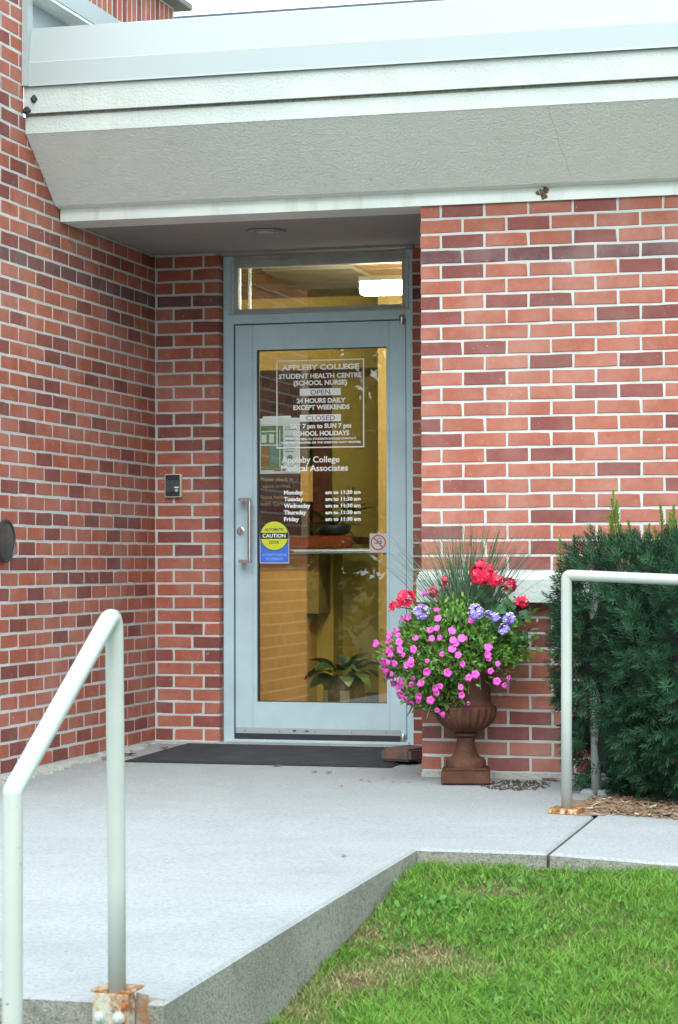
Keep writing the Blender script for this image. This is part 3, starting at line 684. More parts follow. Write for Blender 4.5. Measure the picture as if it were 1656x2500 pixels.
# ------------------------------------------------------------------ room behind the glass
def st_(name, mb, m): return tag(mb.build(name, m), kind='structure')
st_('interior_floor', MB().box(-3.2, .6, YD+.13, 5.2, -.03, -.004), 'floor_tile')
st_('interior_ceiling', MB().box(-3.2, .6, YD+.10, 5.2, 2.60, 2.64), 'ceiling_tile')
b_ = MB()
for i in range(7): b_.box(-3.2, .6, YD+.2+i*.6, YD+.212+i*.6, 2.594, 2.601)
for i in range(7): b_.box(-3.0+i*.6, -2.988+i*.6, YD+.12, 5.2, 2.593, 2.6)
st_('ceiling_grid', b_, 'olive_panel')
st_('interior_ceiling_panel', MB().box(-1.5, -.98, 2.5, 3.7, 2.57, 2.592), 'olive_panel')
st_('interior_wall', MB().box(-3.2, -1.61, 4.0, 4.1, .09, 1.0).box(-3.2, -1.0, 4.0, 4.1, 2.14, 2.60).box(-1.58, -.6, 4.25, 4.35, -.02, 2.60), 'yellow_wall')
st_('interior_wall', MB().box(-3.3, .6, 5.2, 5.25, -.03, 2.64).box(.56, .6, 3.3, 5.2, -.03, 2.64).box(-3.25, -3.21, YD+.1, 5.2, -.03, 2.64), 'orange_wall')
st_('interior_wall', MB().box(-1.0, .5, 3.2, 3.3, -.02, 2.60), 'yellow_wall_dim')
st_('interior_wall', MB().box(.45, .55, YD+.13, 3.2, -.02, 2.6).box(-3.2, -3.1, YD+.13, 4.0, -.02, 2.6).box(-1.61, -1.50, 4.02, 4.35, -.02, 1.0), 'yellow_wall')
st_('interior_wall', MB().box(-3.2, -1.42, YB+.21, YB+.25, -.02, 2.6).box(-.30, .5, YB+.21, YB+.25, -.02, 2.6).box(-3.2, .5, YB+.205, YB+.25, 2.52, 2.62), 'yellow_wall')
st_('baseboard', MB().box(-3.2, -1.61, 3.985, 4.1, -.01, .088).box(-1.6, -.8, 4.24, 4.26, -.01, .088).box(-1.003, .45, 3.19, 3.205, -.01, .085), 'wood_post')
st_('opening_dark_sheet', MB().box(-3.2, -1.69, 4.4, 4.5, 1.0, 2.14), 'office_dark')  # dark sheet behind the opening; the unlit office is put into its colour
ct = thing('reception_counter', 'reception counter with red wood top seen through the door glass', 'counter', (-2, 3.6, 0))
MB().box(-3.1, -1.27, 3.62, 4.05, 1.03, 1.075, .006).box(-3.1, -1.27, 3.60, 3.62, 1.005, 1.08, .004).build('counter_top', 'wood_counter', ct)
MB().box(-3.1, -1.6, 3.75, 3.99, .0, 1.028).build('front_panel', 'orange_wall', ct)
MB().box(-1.60, -1.52, 3.75, 4.2, .6, 1.028).build('bracket', 'yellow_wall_dim', ct)
cl_ = thing('window_frame', 'grey and dark red upright frame beside the dark office opening indoors', 'frame', (-1.6, 4, 1.08))
MB().box(-1.69, -1.645, 3.95, 4.0, 1.08, 2.14, .004).build('grey_post', 'olive_panel', cl_); MB().box(-1.62, -1.505, 3.96, 4.02, 1.08, 2.14, .004).build('red_post', 'wood_post', cl_)
MB().box(-1.68, -1.60, 3.90, 3.903, 1.30, 1.52).build('paper', 'orange_wall', cl_)
lf = thing('ceiling_light', 'bright fluorescent light fixture seen through the transom window', 'light', (-.4, 2.2, 2.4))
MB().box(-.825, .38, 2.1, 2.2, 2.374, 2.442, .006).build('diffuser', 'tube_light', lf); MB().box(-.83, .385, 2.095, 2.205, 2.4425, 2.47).build('housing', 'white_metal', lf)
dc = thing('transom_post', 'thin bright metal rod behind the left end of the transom window', 'rod', (-1.24, 1.6, 2.2))
MB().tube([(-1.262, 1.5, 2.2), (-1.262, 1.5, 2.52)], .009, 10).build('rod', 'steel', dc)

def leaf_blade(L_, W_, bend=.3, n=5):
    """arched leaf along +Z, 2 columns wide with a folded midrib: returns verts, quads"""
    V = []; F = []
    for i in range(n+1):
        t = i/n; wd = W_*math.sin(math.pi*min(1, .08+.92*t)**.8)**.8*.5 if t < 1 else 0; z = L_*math.sin(t*1.2)/math.sin(1.2)*1.0; x = -bend*L_*t*t
        V += [(x, -wd, z), (x-.1*wd, 0, z), (x, wd, z)]
    for i in range(n):
        a = i*3; F += [(a, a+1, a+4, a+3), (a+1, a+2, a+5, a+4)]
    return np.array(V), np.array(F)
def leaves(name, m, pos, dirs, L_, W_, scale, parent, bend=.3, n=4, shade=None, kind=None):
    tv, tf = leaf_blade(L_, W_, bend, n); V, F = scatter(tv, tf, pos, dirs, scale, rng.uniform(0, 6.28, len(pos)))
    sh = np.repeat(rng.uniform(0, 1, len(pos)) if shade is None else shade, len(tv)); off = np.array(parent.location if parent else (0, 0, 0))
    return np_mesh(name, V-off, F, m, parent, {'shade': sh, 'dry': np.zeros(len(V))}, kind)
def leaf_parts(m, pos, dirs, L_, W_, scale, parent, bend=.3, n=4, tmpl=None, spin=None):
    tv, tf = tmpl or leaf_blade(L_, W_, bend, n)
    for i in range(len(pos)):
        V, F = scatter(tv, tf, pos[i:i+1], dirs[i:i+1], scale[i:i+1], rng.uniform(0, 6.28, 1) if spin is None else spin+rng.normal(0, .3, 1))
        np_mesh('leaf', V-np.array(parent.location), F, m, parent, {'shade': np.full(len(V), rng.uniform(0, 1)), 'dry': np.zeros(len(V))})
# potted house plants
pp = thing('potted_plant', 'broad leaved plant in a painted pot on the floor behind the glass', 'plant', (-1.0, 2.42, 0))
pr = [(.07, .0), (.10, .02), (.12, .12), (.118, .22), (.105, .26), (.112, .285), (.10, .285), (.09, .25)]
MB().lathe(pr, (-1.0, 2.42, 0), 28).build('pot', 'pot_glaze', pp, True)
b_ = MB()
for a in (-2.4, -1.3):
    vv = []
    for j in range(6):
        for k in (-.22, 0, .22): r = .122-.0*j; vv.append((-1.0+(.1225 if j else .118)*math.cos(a+k), 2.42+(.1225 if j else .118)*math.sin(a+k), .06+.03*j))
    b_.add(vv, [(j*3+k, j*3+k+1, j*3+k+4, j*3+k+3) for j in range(5) for k in range(2)])
b_.build('pot_painting', 'pot_cream', pp)
n = 34; d = rng.normal(0, 1, (n, 3)); d[:, 2] = np.abs(d[:, 2])*.6+.3; d /= np.linalg.norm(d, axis=1, keepdims=True)
leaf_parts('house_leaf', np.array([[-1.0, 2.42, .27]])+d*np.array([[.10, .10, .09]]), d, .125, .088, rng.uniform(.75, 1.25, n), pp, .75, 9, spin=math.pi/2)
p2_ = thing('potted_plant', 'small spiky dark plant standing on the reception counter indoors', 'plant', (-1.43, 3.78, 1.076))
MB().lathe([(.05, 0), (.09, .02), (.11, .06), (.10, .075), (.08, .07)], (-1.43, 3.78, 1.077), 20).build('pot', 'black_plastic', p2_, True)
n = 34; d = rng.normal(0, 1, (n, 3)); d[:, 2] = np.abs(d[:, 2])*.8+.2
leaf_parts('house_leaf', np.repeat(np.array([[-1.43, 3.78, 1.13]]), n, 0), d, .2, .022, rng.uniform(.6, 1.1, n), p2_, .4, 5, spin=math.pi/2)
n = 20; d = rng.normal(0, 1, (n, 3)); d[:, 2] = np.abs(d[:, 2])+.3
leaf_parts('house_leaf', np.repeat(np.array([[-1.33, 3.80, 1.22]]), n, 0), d, .24, .02, rng.uniform(.6, 1.1, n), p2_, .4, 5, spin=math.pi/2)
MB().tube([(-1.42, 3.78, 1.1), (-1.33, 3.80, 1.23)], .008, 6).build('stem', 'stem', p2_)

# ------------------------------------------------------------------ things at the door
ic = thing('intercom', 'black and ivory intercom box on the narrow brick pier', 'intercom', (-1.607, YB, 1.315))
MB().box(-1.652, -1.562, YB-.026, YB-.002, 1.255, 1.375, .003).build('housing', 'ivory', ic)
MB().box(-1.647, -1.569, YB-.0285, YB-.0262, 1.260, 1.3705, .001).build('face_plate', 'black_plastic', ic)
b_ = MB()
for i in range(14): b_.box(-1.642, -1.574, YB-.0305, YB-.0287, 1.285+i*.0042, 1.2868+i*.0042)
b_.build('speaker_grille', 'vinyl_grey', ic)
disc_y(MB(), -1.586, YB-.0287, 1.290, [(.0085, 0), (.0085, .003), (.006, .0045), (.001, .0045)], 16).build('call_button', 'sticker_silver', ic, True)
MB().box(-1.597, -1.574, YB-.0318, YB-.0306, 1.303, 1.309).build('name_label', 'vinyl_white', ic)
pd = thing('push_plate', 'round dark door switch with black rim on the left brick wall', 'switch', (XL, -.672, 1.014))
def disc_x(prof, n=36):
    vv = []
    for r, d in prof: vv += [(XL+d, -.672+r*math.cos(2*math.pi*k/n), 1.014+r*math.sin(2*math.pi*k/n)) for k in range(n)]
    ff = [(j*n+k, j*n+(k+1) % n, (j+1)*n+(k+1) % n, (j+1)*n+k) for j in range(len(prof)-1) for k in range(n)]+[tuple(range((len(prof)-1)*n, len(prof)*n))]
    return MB().add(vv, ff)
autosmooth(disc_x([(.083, .0), (.083, .014), (.093, .016), (.093, .027), (.089, .030), (.085, .030), (.083, .026)]).build('rim', 'black_plastic', pd)); autosmooth(disc_x([(.083, .025), (.06, .0275), (.012, .029), (.01, .027), (.001, .027)]).build('face', 'disc_face', pd))
def GZm(x, y): return GZ(x, y)+.0105
mt = MB(); mt.prismz([(-1.502, .335), (-.235, .335), (-.235, 1.205), (-1.502, 1.205)], lambda x, y: GZ(x, y)+.003, GZm)
mat_ = thing('door_mat', 'dark ribbed rubber mat lying in front of the door', 'mat', (-.87, .77, GZ(0, .77)))
mt.build('tread', 'rubber_mat', mat_)
b_ = MB(); e = .018
for poly in ([(-1.52, .317), (-.217, .317), (-.235, .3345), (-1.502, .3345)], [(-1.52, 1.223), (-1.502, 1.2055), (-.235, 1.2055), (-.217, 1.223)], [(-1.52, .317), (-1.5025, .3345), (-1.5025, 1.2055), (-1.52, 1.223)], [(-.217, .317), (-.217, 1.223), (-.2345, 1.2055), (-.2345, .3345)]): b_.prismz(poly, lambda x, y: GZ(x, y)+.003, lambda x, y: GZ(x, y)+(.009 if -1.51 < x < -.22 and .32 < y < 1.22 else .005))
b_.build('edge_ramp', 'gasket', mat_)
bp = MB(); z0 = GZ(-.2, .5)+.0175
bp.box(-.16, .16, -.052, .052, 0, .058, .010); pv = bp.build('paver', 'old_brick'); pv.location = (-.195, .565, z0); pv.rotation_euler = (0, 0, R(72))
pv.data.transform(Matrix.Diagonal((.72, 1.55, 1, 1)))
tag(pv, 'loose grey and red paving brick lying on the right end of the mat', 'brick')

# ------------------------------------------------------------------ urn with flowers
UX, UY = .243, -.212; UZ = GZ(UX, UY)+.003
ur = thing('garden_urn', 'brown cast iron urn with fluted bowl on a square foot', 'urn', (UX, UY, UZ))
bs = MB().box(-.104, .104, -.104, .104, 0, .056, .005); bs.prismz([(-.1, -.1), (.1, -.1), (.1, .1), (-.1, .1)], .056, .0575)
o = bs.build('foot', 'cast_iron', None); o.parent = ur; o.rotation_euler = (0, 0, R(11)); o.location = (0, 0, 0)
o = MB().box(-.092, .092, -.092, .092, .0576, .066, .003).build('foot_step', 'cast_iron', None); o.parent = ur; o.rotation_euler = (0, 0, R(11))
cU = (UX, UY, UZ)
autosmooth(MB().lathe([(.05, .064), (.086, .066), (.087, .092), (.080, .104), (.062, .112), (.050, .124), (.043, .145), (.039, .17), (.0385, .196), (.042, .198)], cU, 40).build('stem', 'cast_iron', ur), 40)
autosmooth(MB().lathe([(.03, .194), (.046, .196), (.054, .202), (.053, .208), (.044, .214), (.03, .216)], cU, 40).build('collar', 'cast_iron', ur), 50)
bowl = [(.030, .213), (.052, .218), (.078, .229), (.102, .246), (.119, .267), (.128, .291), (.131, .315), (.129, .325), (.118, .332)]
def flu(j, a): return (.085*(abs(math.sin(11*a))-.6) if 1 <= j <= 6 else 0)
MB().lathe(bowl, cU, 144, flu).build('bowl', 'cast_iron', ur, True)
autosmooth(MB().lathe([(.118, .330), (.119, .336), (.111, .342), (.107, .37), (.109, .41), (.117, .455), (.130, .49), (.142, .50), (.144, .51), (.136, .516), (.12, .512), (.11, .49)], cU, 40).build('neck', 'cast_iron', ur), 50)
MB().lathe([(.002, .49), (.112, .49)], cU, 24).build('soil', 'soil', ur)

BC = np.array([.19, -.235, .50]); BA = np.array([.285, .20, .235])
pt = thing('petunia_plant', 'mound of small pink petunias spilling over the urn', 'plant', (UX, UY, UZ+.49))
n = 11000; d = rng.normal(0, 1, (n, 3)); d /= np.linalg.norm(d, axis=1, keepdims=True); rr = rng.uniform(.55, 1.02, n)**.6
lump = 1+.13*np.sin(d[:, 0]*7+1)*np.cos(d[:, 2]*6)+.09*np.sin(d[:, 1]*11+d[:, 2]*9)+.06*np.sin(d[:, 0]*19)*np.sin(d[:, 2]*17)
P = BC+d*BA*(rr*lump)[:, None]
keep = (P[:, 1] < -.012) & ~((P[:, 0] > UX+.03) & (P[:, 2] < .44+.25*(P[:, 0]-UX-.03)) & (rng.uniform(0, 1, n) < .93)) & ((P[:, 2] > .40) | (np.hypot(P[:, 0]-UX, P[:, 1]-UY) > .11)) & ~((P[:, 2] < .40) & (P[:, 0] > UX+.02) & (rng.uniform(0, 1, n) < .85))
P = P[keep]; d = d[keep]
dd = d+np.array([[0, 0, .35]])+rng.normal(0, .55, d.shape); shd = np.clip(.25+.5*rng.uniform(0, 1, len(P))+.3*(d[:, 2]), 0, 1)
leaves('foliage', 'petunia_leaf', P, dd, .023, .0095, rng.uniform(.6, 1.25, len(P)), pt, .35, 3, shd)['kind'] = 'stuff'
n = 16; tr = MB()
for i in range(n):
    a = random.uniform(math.pi*.85, math.pi*1.75); s = Vector((UX+.1*math.cos(a), UY+.1*math.sin(a), UZ+.5)); e = Vector((UX-.05+random.uniform(.18, .27)*math.cos(a), UY+.2*math.sin(a), UZ+random.uniform(.28, .45)))
    tr.tube([s, (s+e)/2+Vector((0, 0, .05)), e], .0022, 5)
tr.build('stem', 'stem', pt)
PINK = [(-0.058, -0.309, 0.598), (-0.019, -0.335, 0.623), (-0.014, -0.356, 0.597), (-0.066, -0.318, 0.567), (-0.014, -0.368, 0.572), (-0.129, -0.261, 0.56), (0.004, -0.388, 0.545), (0.023, -0.401, 0.527), (0.069, -0.417, 0.549), (-0.037, -0.364, 0.515), (-0.058, -0.34, 0.534), (0.069, -0.406, 0.588), (0.144, -0.421, 0.593), (0.188, -0.423, 0.596), (0.135, -0.408, 0.621), (0.167, -0.408, 0.628), (0.223, -0.413, 0.616), (0.238, -0.425, 0.581), (0.247, -0.427, 0.568), (0.29, -0.41, 0.594), (0.273, -0.417, 0.589), (0.235, -0.435, 0.541), (0.263, -0.433, 0.52), (0.184, -0.438, 0.53), (0.278, -0.43, 0.49), (0.376, -0.386, 0.553), (0.367, -0.396, 0.527), (0.372, -0.395, 0.505), (0.411, -0.368, 0.486), (0.383, -0.385, 0.461), (0.328, -0.409, 0.446), (0.298, -0.417, 0.434), (0.211, -0.435, 0.451), (0.119, -0.431, 0.46), (0.058, -0.418, 0.495), (0.04, -0.409, 0.474), (0.062, -0.411, 0.438), (0.016, -0.383, 0.416), (-0.003, -0.371, 0.415), (-0.008, -0.351, 0.386), (0.042, -0.393, 0.406), (0.084, -0.383, 0.358), (0.124, -0.376, 0.332), (0.166, -0.409, 0.373), (0.149, -0.416, 0.391), (0.261, -0.41, 0.39), (0.265, -0.394, 0.361), (0.285, -0.367, 0.331), (0.408, -0.352, 0.416), (0.421, -0.328, 0.397), (0.307, -0.365, 0.661), (0.128, -0.435, 0.504), (-0.086, -0.305, 0.483), (-0.036, -0.354, 0.44), (0.017, -0.336, 0.344), (0.152, -0.346, 0.297), (0.175, -0.321, 0.278), (0.067, -0.356, 0.333), (0.101, -0.41, 0.398), (-0.017, -0.379, 0.487), (0.441, -0.323, 0.428), (0.163, -0.379, 0.671), (0.145, -0.343, 0.704), (0.025, -0.317, 0.677), (-0.005, -0.293, 0.671), (0.264, -0.209, 0.81), (0.35, -0.2, 0.829), (0.064, -0.232, 0.774), (0.187, -0.421, 0.399)]
def blossom(kk):
    rs = random.Random(kk); cup = (.003, .007, .0015, .011)[kk]
    V = [(0, 0, -.004)]; n = 20
    for k in range(n):
        a = 2*math.pi*k/n; r = .0178*(.87+.13*abs(math.cos(2.5*a))); V.append((r*.4*math.cos(a), r*.4*math.sin(a), .001))
    for k in range(n):
        a = 2*math.pi*k/n; r = .0178*(.84+.16*abs(math.cos(2.5*a))); V.append((r*math.cos(a)*(1-cup*12), r*math.sin(a), cup+.0016*math.cos(5*a)+rs.uniform(-.001, .001)))
    F = [(0, 1+k, 1+(k+1) % n) for k in range(n)]+[(1+k, 1+n+k, 1+n+(k+1) % n, 1+(k+1) % n) for k in range(n)]
    F += [(1+n+k, 1+2*n, 1+n+(k+1) % n) for k in range(n)]; V.append((0, 0, -.024))
    me = bpy.data.meshes.new('blossom'); me.from_pydata(V, [], F); me.update(); me.materials.append(M['pink_petal']); me.polygons.foreach_set('use_smooth', [True]*len(F)); return me
bmes = [blossom(k) for k in range(4)]
extra = []
for i in range(22):
    a = rng.uniform(math.pi*.85, math.pi*1.35); e = rng.uniform(-.9, .35); extra.append(tuple(BC+BA*np.array([math.cos(a)*math.cos(e), math.sin(a)*math.cos(e), math.sin(e)])*1.03))
for i, x in enumerate(PINK+extra):
    o = bpy.data.objects.new('blossom', random.choice(bmes)); link(o, pt); nrm = Vector(((x[0]-BC[0])/BA[0], (x[1]-BC[1])/BA[1], (x[2]-BC[2])/BA[2]+.15)).normalized()
    nrm = (nrm+Vector((.12, -.45, .05))+Vector((random.gauss(0, .42), random.gauss(0, .3), random.gauss(0, .42)))).normalized()
    o.location = Vector(x)+nrm*.014-pt.location; o.rotation_euler = nrm.to_track_quat('Z', 'Y').to_euler(); s = random.choice((random.uniform(.85, 1.15), random.uniform(.85, 1.1), random.uniform(.5, .85))); o.scale = (s, s, s)

def florets(mb, c, R_, n, fr, hemi=.2):
    for i in range(n):
        d = Vector((random.gauss(0, 1), random.gauss(0, 1)-.3, random.gauss(0, 1)+hemi)).normalized(); q = d.to_track_quat('Z', 'Y'); cc = Vector(c)+d*R_*random.uniform(.8, 1.05)
        sp = random.uniform(0, 6)
        for k in range(5):
            a = sp+2*math.pi*k/5; t = Vector((math.cos(a), math.sin(a), .25)); s = Vector((-math.sin(a), math.cos(a), 0))
            mb.add([cc, cc+q@(t*fr*.6+s*fr*.42), cc+q@(t*fr*1.05+s*fr*.2), cc+q@(t*fr*1.05-s*fr*.2), cc+q@(t*fr*.6-s*fr*.42)], [(0, 1, 2, 3, 4)])
ge = thing('geranium', 'red geranium with round flower heads rising from the urn', 'plant', (UX, UY, UZ+.49))
for c2, r, n, fr, mm in (((.338, -.33, .872), .046, 34, .019, 'red_petal'), ((.385, -.31, .848), .03, 12, .018, 'red_petal'), ((.010, -.34, .762), .034, 22, .018, 'red_petal'), ((-.044, -.33, .730), .014, 6, .015, 'red_petal'), ((.455, -.30, .82), .028, 14, .014, 'dark_red_petal'), ((.505, -.29, .748), .022, 9, .015, 'red_petal'), ((.162, -.27, .838), .018, 8, .012, 'dark_red_petal'), ((.41, -.28, .835), .022, 9, .012, 'dark_red_petal'), ((.12, -.3, .79), .02, 6, .012, 'dark_red_petal')):
    mb = MB(); florets(mb, c2, r, n, fr); h = mb.build('flower_head', mm, ge)
    stx = MB().tube([c2, ((c2[0]+UX)/2, c2[1]*.6+UY*.4, (c2[2]+.62)/2+.03), (UX+(c2[0]-UX)*.3, UY-.02, .60)], .0028, 6)
    stx.build('stem', 'stem', ge)
    b_ = MB()
    for i in range(7): b_.tube([c2, (c2[0]+random.gauss(0, .02), c2[1]+random.gauss(0, .015), c2[2]+random.gauss(-.012, .02))], .0016, 4)
    b_.build('bud', 'dark_red_petal', ge)
n = 46; gp = np.stack([rng.uniform(.05, .47, n), rng.uniform(-.36, -.08, n), rng.uniform(.62, .79, n)], 1); gp[:30, 0] = rng.uniform(.28, .5, 30); gp[:30, 2] = rng.uniform(.55, .77, 30)
def round_leaf():
    V = [(0, 0, 0)]; n = 16
    for k in range(n+1):
        a = -2.7+5.4*k/n; r = .5*(1+.07*math.cos(a*7)); V.append((r*math.cos(a)*.95+.18, r*math.sin(a), .09*math.cos(a*3)+.05))
    return np.array(V), np.array([(0, k, k+1) for k in range(1, n+1)])
tv, tf = round_leaf(); gd = np.stack([rng.normal(.2, .5, n), rng.normal(-.6, .4, n), rng.uniform(.2, 1, n)], 1)
leaf_parts('geranium_leaf', gp, gd, 0, 0, rng.uniform(.04, .07, n), ge, tmpl=(tv, tf))
ve = thing('verbena', 'violet and white verbena clusters in the urn', 'plant', (UX, UY, UZ+.49))
for c2, r, n in (((.092, -.40, .706), .030, 40), ((.326, -.40, .708), .030, 40), ((.375, -.37, .70), .012, 8), ((.405, -.37, .687), .018, 14), ((.462, -.36, .680), .024, 22), ((.44, -.36, .635), .022, 16)):
    mb = MB(); florets(mb, c2, r, n, .0105, .1); h = mb.build('flower_head', 'violet_petal', ve)
    ey = MB(); rs = random.Random(3)
    for i in range(n//2):
        d = Vector((random.gauss(0, 1), random.gauss(0, 1)-.6, random.gauss(0, 1)+.4)).normalized(); x = Vector(c2)+d*r*1.12; ey.lathe([(.0018, -.002), (.0055, 0), (.001, .0022)], x, 6)
    ey.build('flower_eye', 'white_eye', h)
    MB().tube([c2, ((c2[0]+UX)/2, c2[1]*.7+UY*.3, c2[2]-.05), (UX, UY-.05, .58)], .0018, 5).build('stem', 'stem', ve)
n = 260; vp = np.stack([rng.normal(.43, .05, n), rng.uniform(-.36, -.1, n), rng.normal(.60, .06, n)], 1)
leaves('leaf', 'petunia_leaf', vp, rng.normal(0, 1, (n, 3))+np.array([[.4, -.5, .2]]), .04, .016, rng.uniform(.6, 1.2, n), ve, .4, 4)['kind'] = 'stuff'
sg = thing('spike_grass', 'tuft of thin upright grass blades in the middle of the urn', 'grass', (UX, UY, UZ+.49))
V = []; F = []; sh = []
for i in range(300):
    bx = random.gauss(.255, .045); by = random.gauss(-.2, .02); sx = random.gauss(0, .11)+(bx-.255)*2.0; sy = random.gauss(0, .03)
    H_ = random.uniform(.28, .48); wd = random.uniform(.0014, .0034)
    if i < 7: sx = -.24-.03*i; H_ = random.uniform(.28, .36)
    sh_ = random.random(); n = 6; b0 = len(V)
    for j in range(n+1):
        t = j/n; x = bx+sx*t**1.35; z = .62+H_*t*(1-.12*abs(sx)*t*2); y = min(by+sy*t, -.015); ww = wd*(1-t*.85)
        V += [(x-ww, y, z), (x+ww, y+.0006, z)]; sh += [sh_, sh_]
    F += [(b0+2*j, b0+2*j+1, b0+2*j+3, b0+2*j+2) for j in range(n)]
o = np_mesh('blade', np.array(V)-np.array(sg.location), np.array(F), 'spike', sg, {'shade': np.array(sh)}, 'stuff')

# ------------------------------------------------------------------ hand rails
PR = .0210
def bend(p0, p1, p2, r, n=7):
    p0, p1, p2 = Vector(p0), Vector(p1), Vector(p2); a = (p0-p1).normalized(); b = (p2-p1).normalized(); A = p1+a*r; B = p1+b*r
    return [(A*(1-t)**2+p1*2*t*(1-t)+B*t*t) for t in [i/n for i in range(n+1)]]
BT = (.403, -4.868, .812); AT = (.3985, -5.438, .452)
ra = thing('handrail', 'cream painted pipe handrail in the left foreground, sloping down beside the steps', 'railing', (.405, -4.868, -.06))
MB().tube([(.410, -4.868, -.07), (.409, -4.868, .2), (.406, -4.868, .5)]+bend((.406, -4.868, .5), BT, AT, .055)+[((Vector(BT)+Vector(AT))/2)]+bend(BT, AT, (.398, -5.438, -.3), .006, 3)+[(.398, -5.438, 0), (.398, -5.438, -.40)], PR, 24).build('pipe', 'pipe_paint', ra, True)
bk = MB(); bk.box(.364, .446, -4.905, -4.846, -.235, -.062, .002).build('bracket', 'rusty_paint', ra)
MB().box(.352, .452, -4.885, -4.80, -.0625, -.056, .0015).build('cap_plate', 'rusty_paint', ra)
rq = random.Random(2)
MB().prismy([(.447, -.066), (.478, -.071), (.474, -.10), (.481, -.135), (.470, -.17), (.473, -.215), (.461, -.26), (.447, -.27)], -4.8412, -4.8402).prismy([(.364, -.08), (.357, -.09), (.352, -.13), (.358, -.18), (.353, -.23), (.364, -.25)], -4.8412, -4.8402).build('rust_streak', 'rust_wash', ra)
MB().prismz([(.452, -4.832), (.470, -4.836), (.488, -4.829), (.507, -4.812), (.492, -4.803), (.468, -4.798), (.452, -4.795)], -.09, lambda x, y: GZ(x, y)+.0006).build('rust_streak', 'rust_wash', ra)
for x in (.383, .428):
    autosmooth(disc_y(MB(), x, -4.9045, -.113, [(.0145, 0), (.0145, .003), (.0115, .0032), (.0112, .010), (.008, .012), (.0075, .017), (.001, .019)], 20).build('bolt', 'pipe_paint', ra))
autosmooth(MB().lathe([(.05, -.402), (.05, -.394), (.03, -.39)], (.398, -5.438, 0), 20).build('base_plate', 'pipe_paint', ra))
rr_ = thing('handrail', 'cream painted pipe railing at right, in front of the yew bush', 'railing', (.836, -1.16, GZ(0, -1.16)))
TP = (.839, -1.16, .868)
MB().tube([(.836, -1.16, -.035), (.837, -1.16, .4)]+bend((.837, -1.16, .4), TP, (3.2, -1.16, .765), .016, 4)+[(3.2, -1.16, .765)], PR, 24).build('pipe', 'pipe_paint', rr_, True)
MB().tube([(2.6, -1.16, -.1), (2.6, -1.16, .78)], PR, 16).build('post', 'pipe_paint', rr_, True)
z = GZ(0, -1.16)+.001; MB().prismz([(.772, -1.20), (.890, -1.22), (.900, -1.11), (.785, -1.09)], z, z+.019).build('base_plate', 'rust', rr_)
rt = MB().prismz([(.88, -1.235), (.99, -1.20), (.985, -1.15), (.90, -1.12)], z-.0005, z+.0006); rt.build('rust_stain', 'rust_wash', rr_)
r3 = thing('handrail', 'second pipe railing half hidden inside the yew bush', 'railing', (.847, -.483, GZ(0, -.483)))
TP = (.843, -.483, .875)
MB().tube([(.847, -.483, -.035), (.845, -.483, .4)]+bend((.845, -.483, .4), TP, (3.2, -.483, .77), .022, 5)+[(3.2, -.483, .77)], PR, 20).build('pipe', 'pipe_paint', r3, True)
lp = MB()
for i in range(9):
    x, y = random.uniform(.79, .91), random.uniform(-.56, -.46); r = random.uniform(.014, .03); lp.lathe([(r, -.005), (r*.9, .008), (r*.45, .018)], (x, y, GZ(x, y)), 7)
o = lp.build('grout_lumps', 'concrete', r3)

# ------------------------------------------------------------------ yew, mulch, lawn grass
yw = thing('yew_bush', 'dense dark green yew bush against the brick wall at right', 'bush', (1.3, -.55, -.05))
BL = [((1.32, -.60, .47), (.42, .46, .54)), ((.88, -.36, .56), (.20, .30, .44)), ((1.12, -.42, .74), (.38, .34, .25)), ((1.75, -.60, .5), (.5, .5, .56)), ((2.35, -.6, .5), (.5, .5, .55)), ((.93, -.42, .16), (.17, .22, .22)), ((1.75, -.45, .76), (.5, .35, .25))]
Vn = []; 
def sprig(nn, L_, nl, nw=.0019):
    V = []; F = []
    for i in range(nn):
        t = i/(nn-1); a = i*2.4; z = L_*t; sp_ = .95-.55*t; ln = nl*(.75+.35*math.sin(math.pi*min(1, t+.25)))
        d = np.array([math.cos(a)*sp_, math.sin(a)*sp_, .35+.6*t]); d /= np.linalg.norm(d); s = np.cross(d, [0, 0, 1]); s /= np.linalg.norm(s)+1e-6
        b = np.array([0, 0, z]); w_ = nw
        k = len(V); V += [b, b+d*ln*.5+s*w_, b+d*ln, b+d*ln*.5-s*w_]; F.append((k, k+1, k+2, k+3))
    return np.array(V), np.array(F)
tv, tf = sprig(26, .058, .032)
pos = []; dirs = []; shd = []
for bi, (bc, ba) in enumerate(BL):
    n = {0: 3000, 1: 1300, 2: 1500, 3: 1000, 4: 600, 5: 700, 6: 700}[bi]
    d = rng.normal(0, 1, (n, 3)); d[:, 1] -= .45; d /= np.linalg.norm(d, axis=1, keepdims=True)
    lump = 1+.09*np.sin(d[:, 0]*9+bi)*np.sin(d[:, 2]*8+2*bi)+.05*np.sin(d[:, 0]*17+d[:, 2]*13)
    rr = rng.choice([1.0, .93, .82], n, p=[.55, .3, .15])*lump*rng.uniform(.95, 1.04, n)
    P = np.array(bc)+d*np.array(ba)*rr[:, None]; ok = (P[:, 1] < -.03) & (P[:, 2] > -.04)
    for j, (oc, oa) in enumerate(BL):
        if j != bi: ok &= (((P-np.array(oc))/np.array(oa))**2).sum(1) > .74
    # keep the little gap in which the rear post stands
    ok &= ~((np.abs(P[:, 0]-.852-.152*(-.483-P[:, 1])) < .05) & (P[:, 1] < -.42) & (P[:, 2] < .86) & (rng.uniform(0, 1, n) < np.where(P[:, 2] < .28, .95, .72)))
    pos.append(P[ok]); dirs.append((d+rng.normal(0, .45, d.shape)+np.array([[0, 0, .25]]))[ok]); shd.append(np.clip(rr[ok]*3-2.3, .05, 1)*rng.uniform(.1, 1, ok.sum()))  # outer sprigs coloured paler as if lit, inner ones darkened as in shade
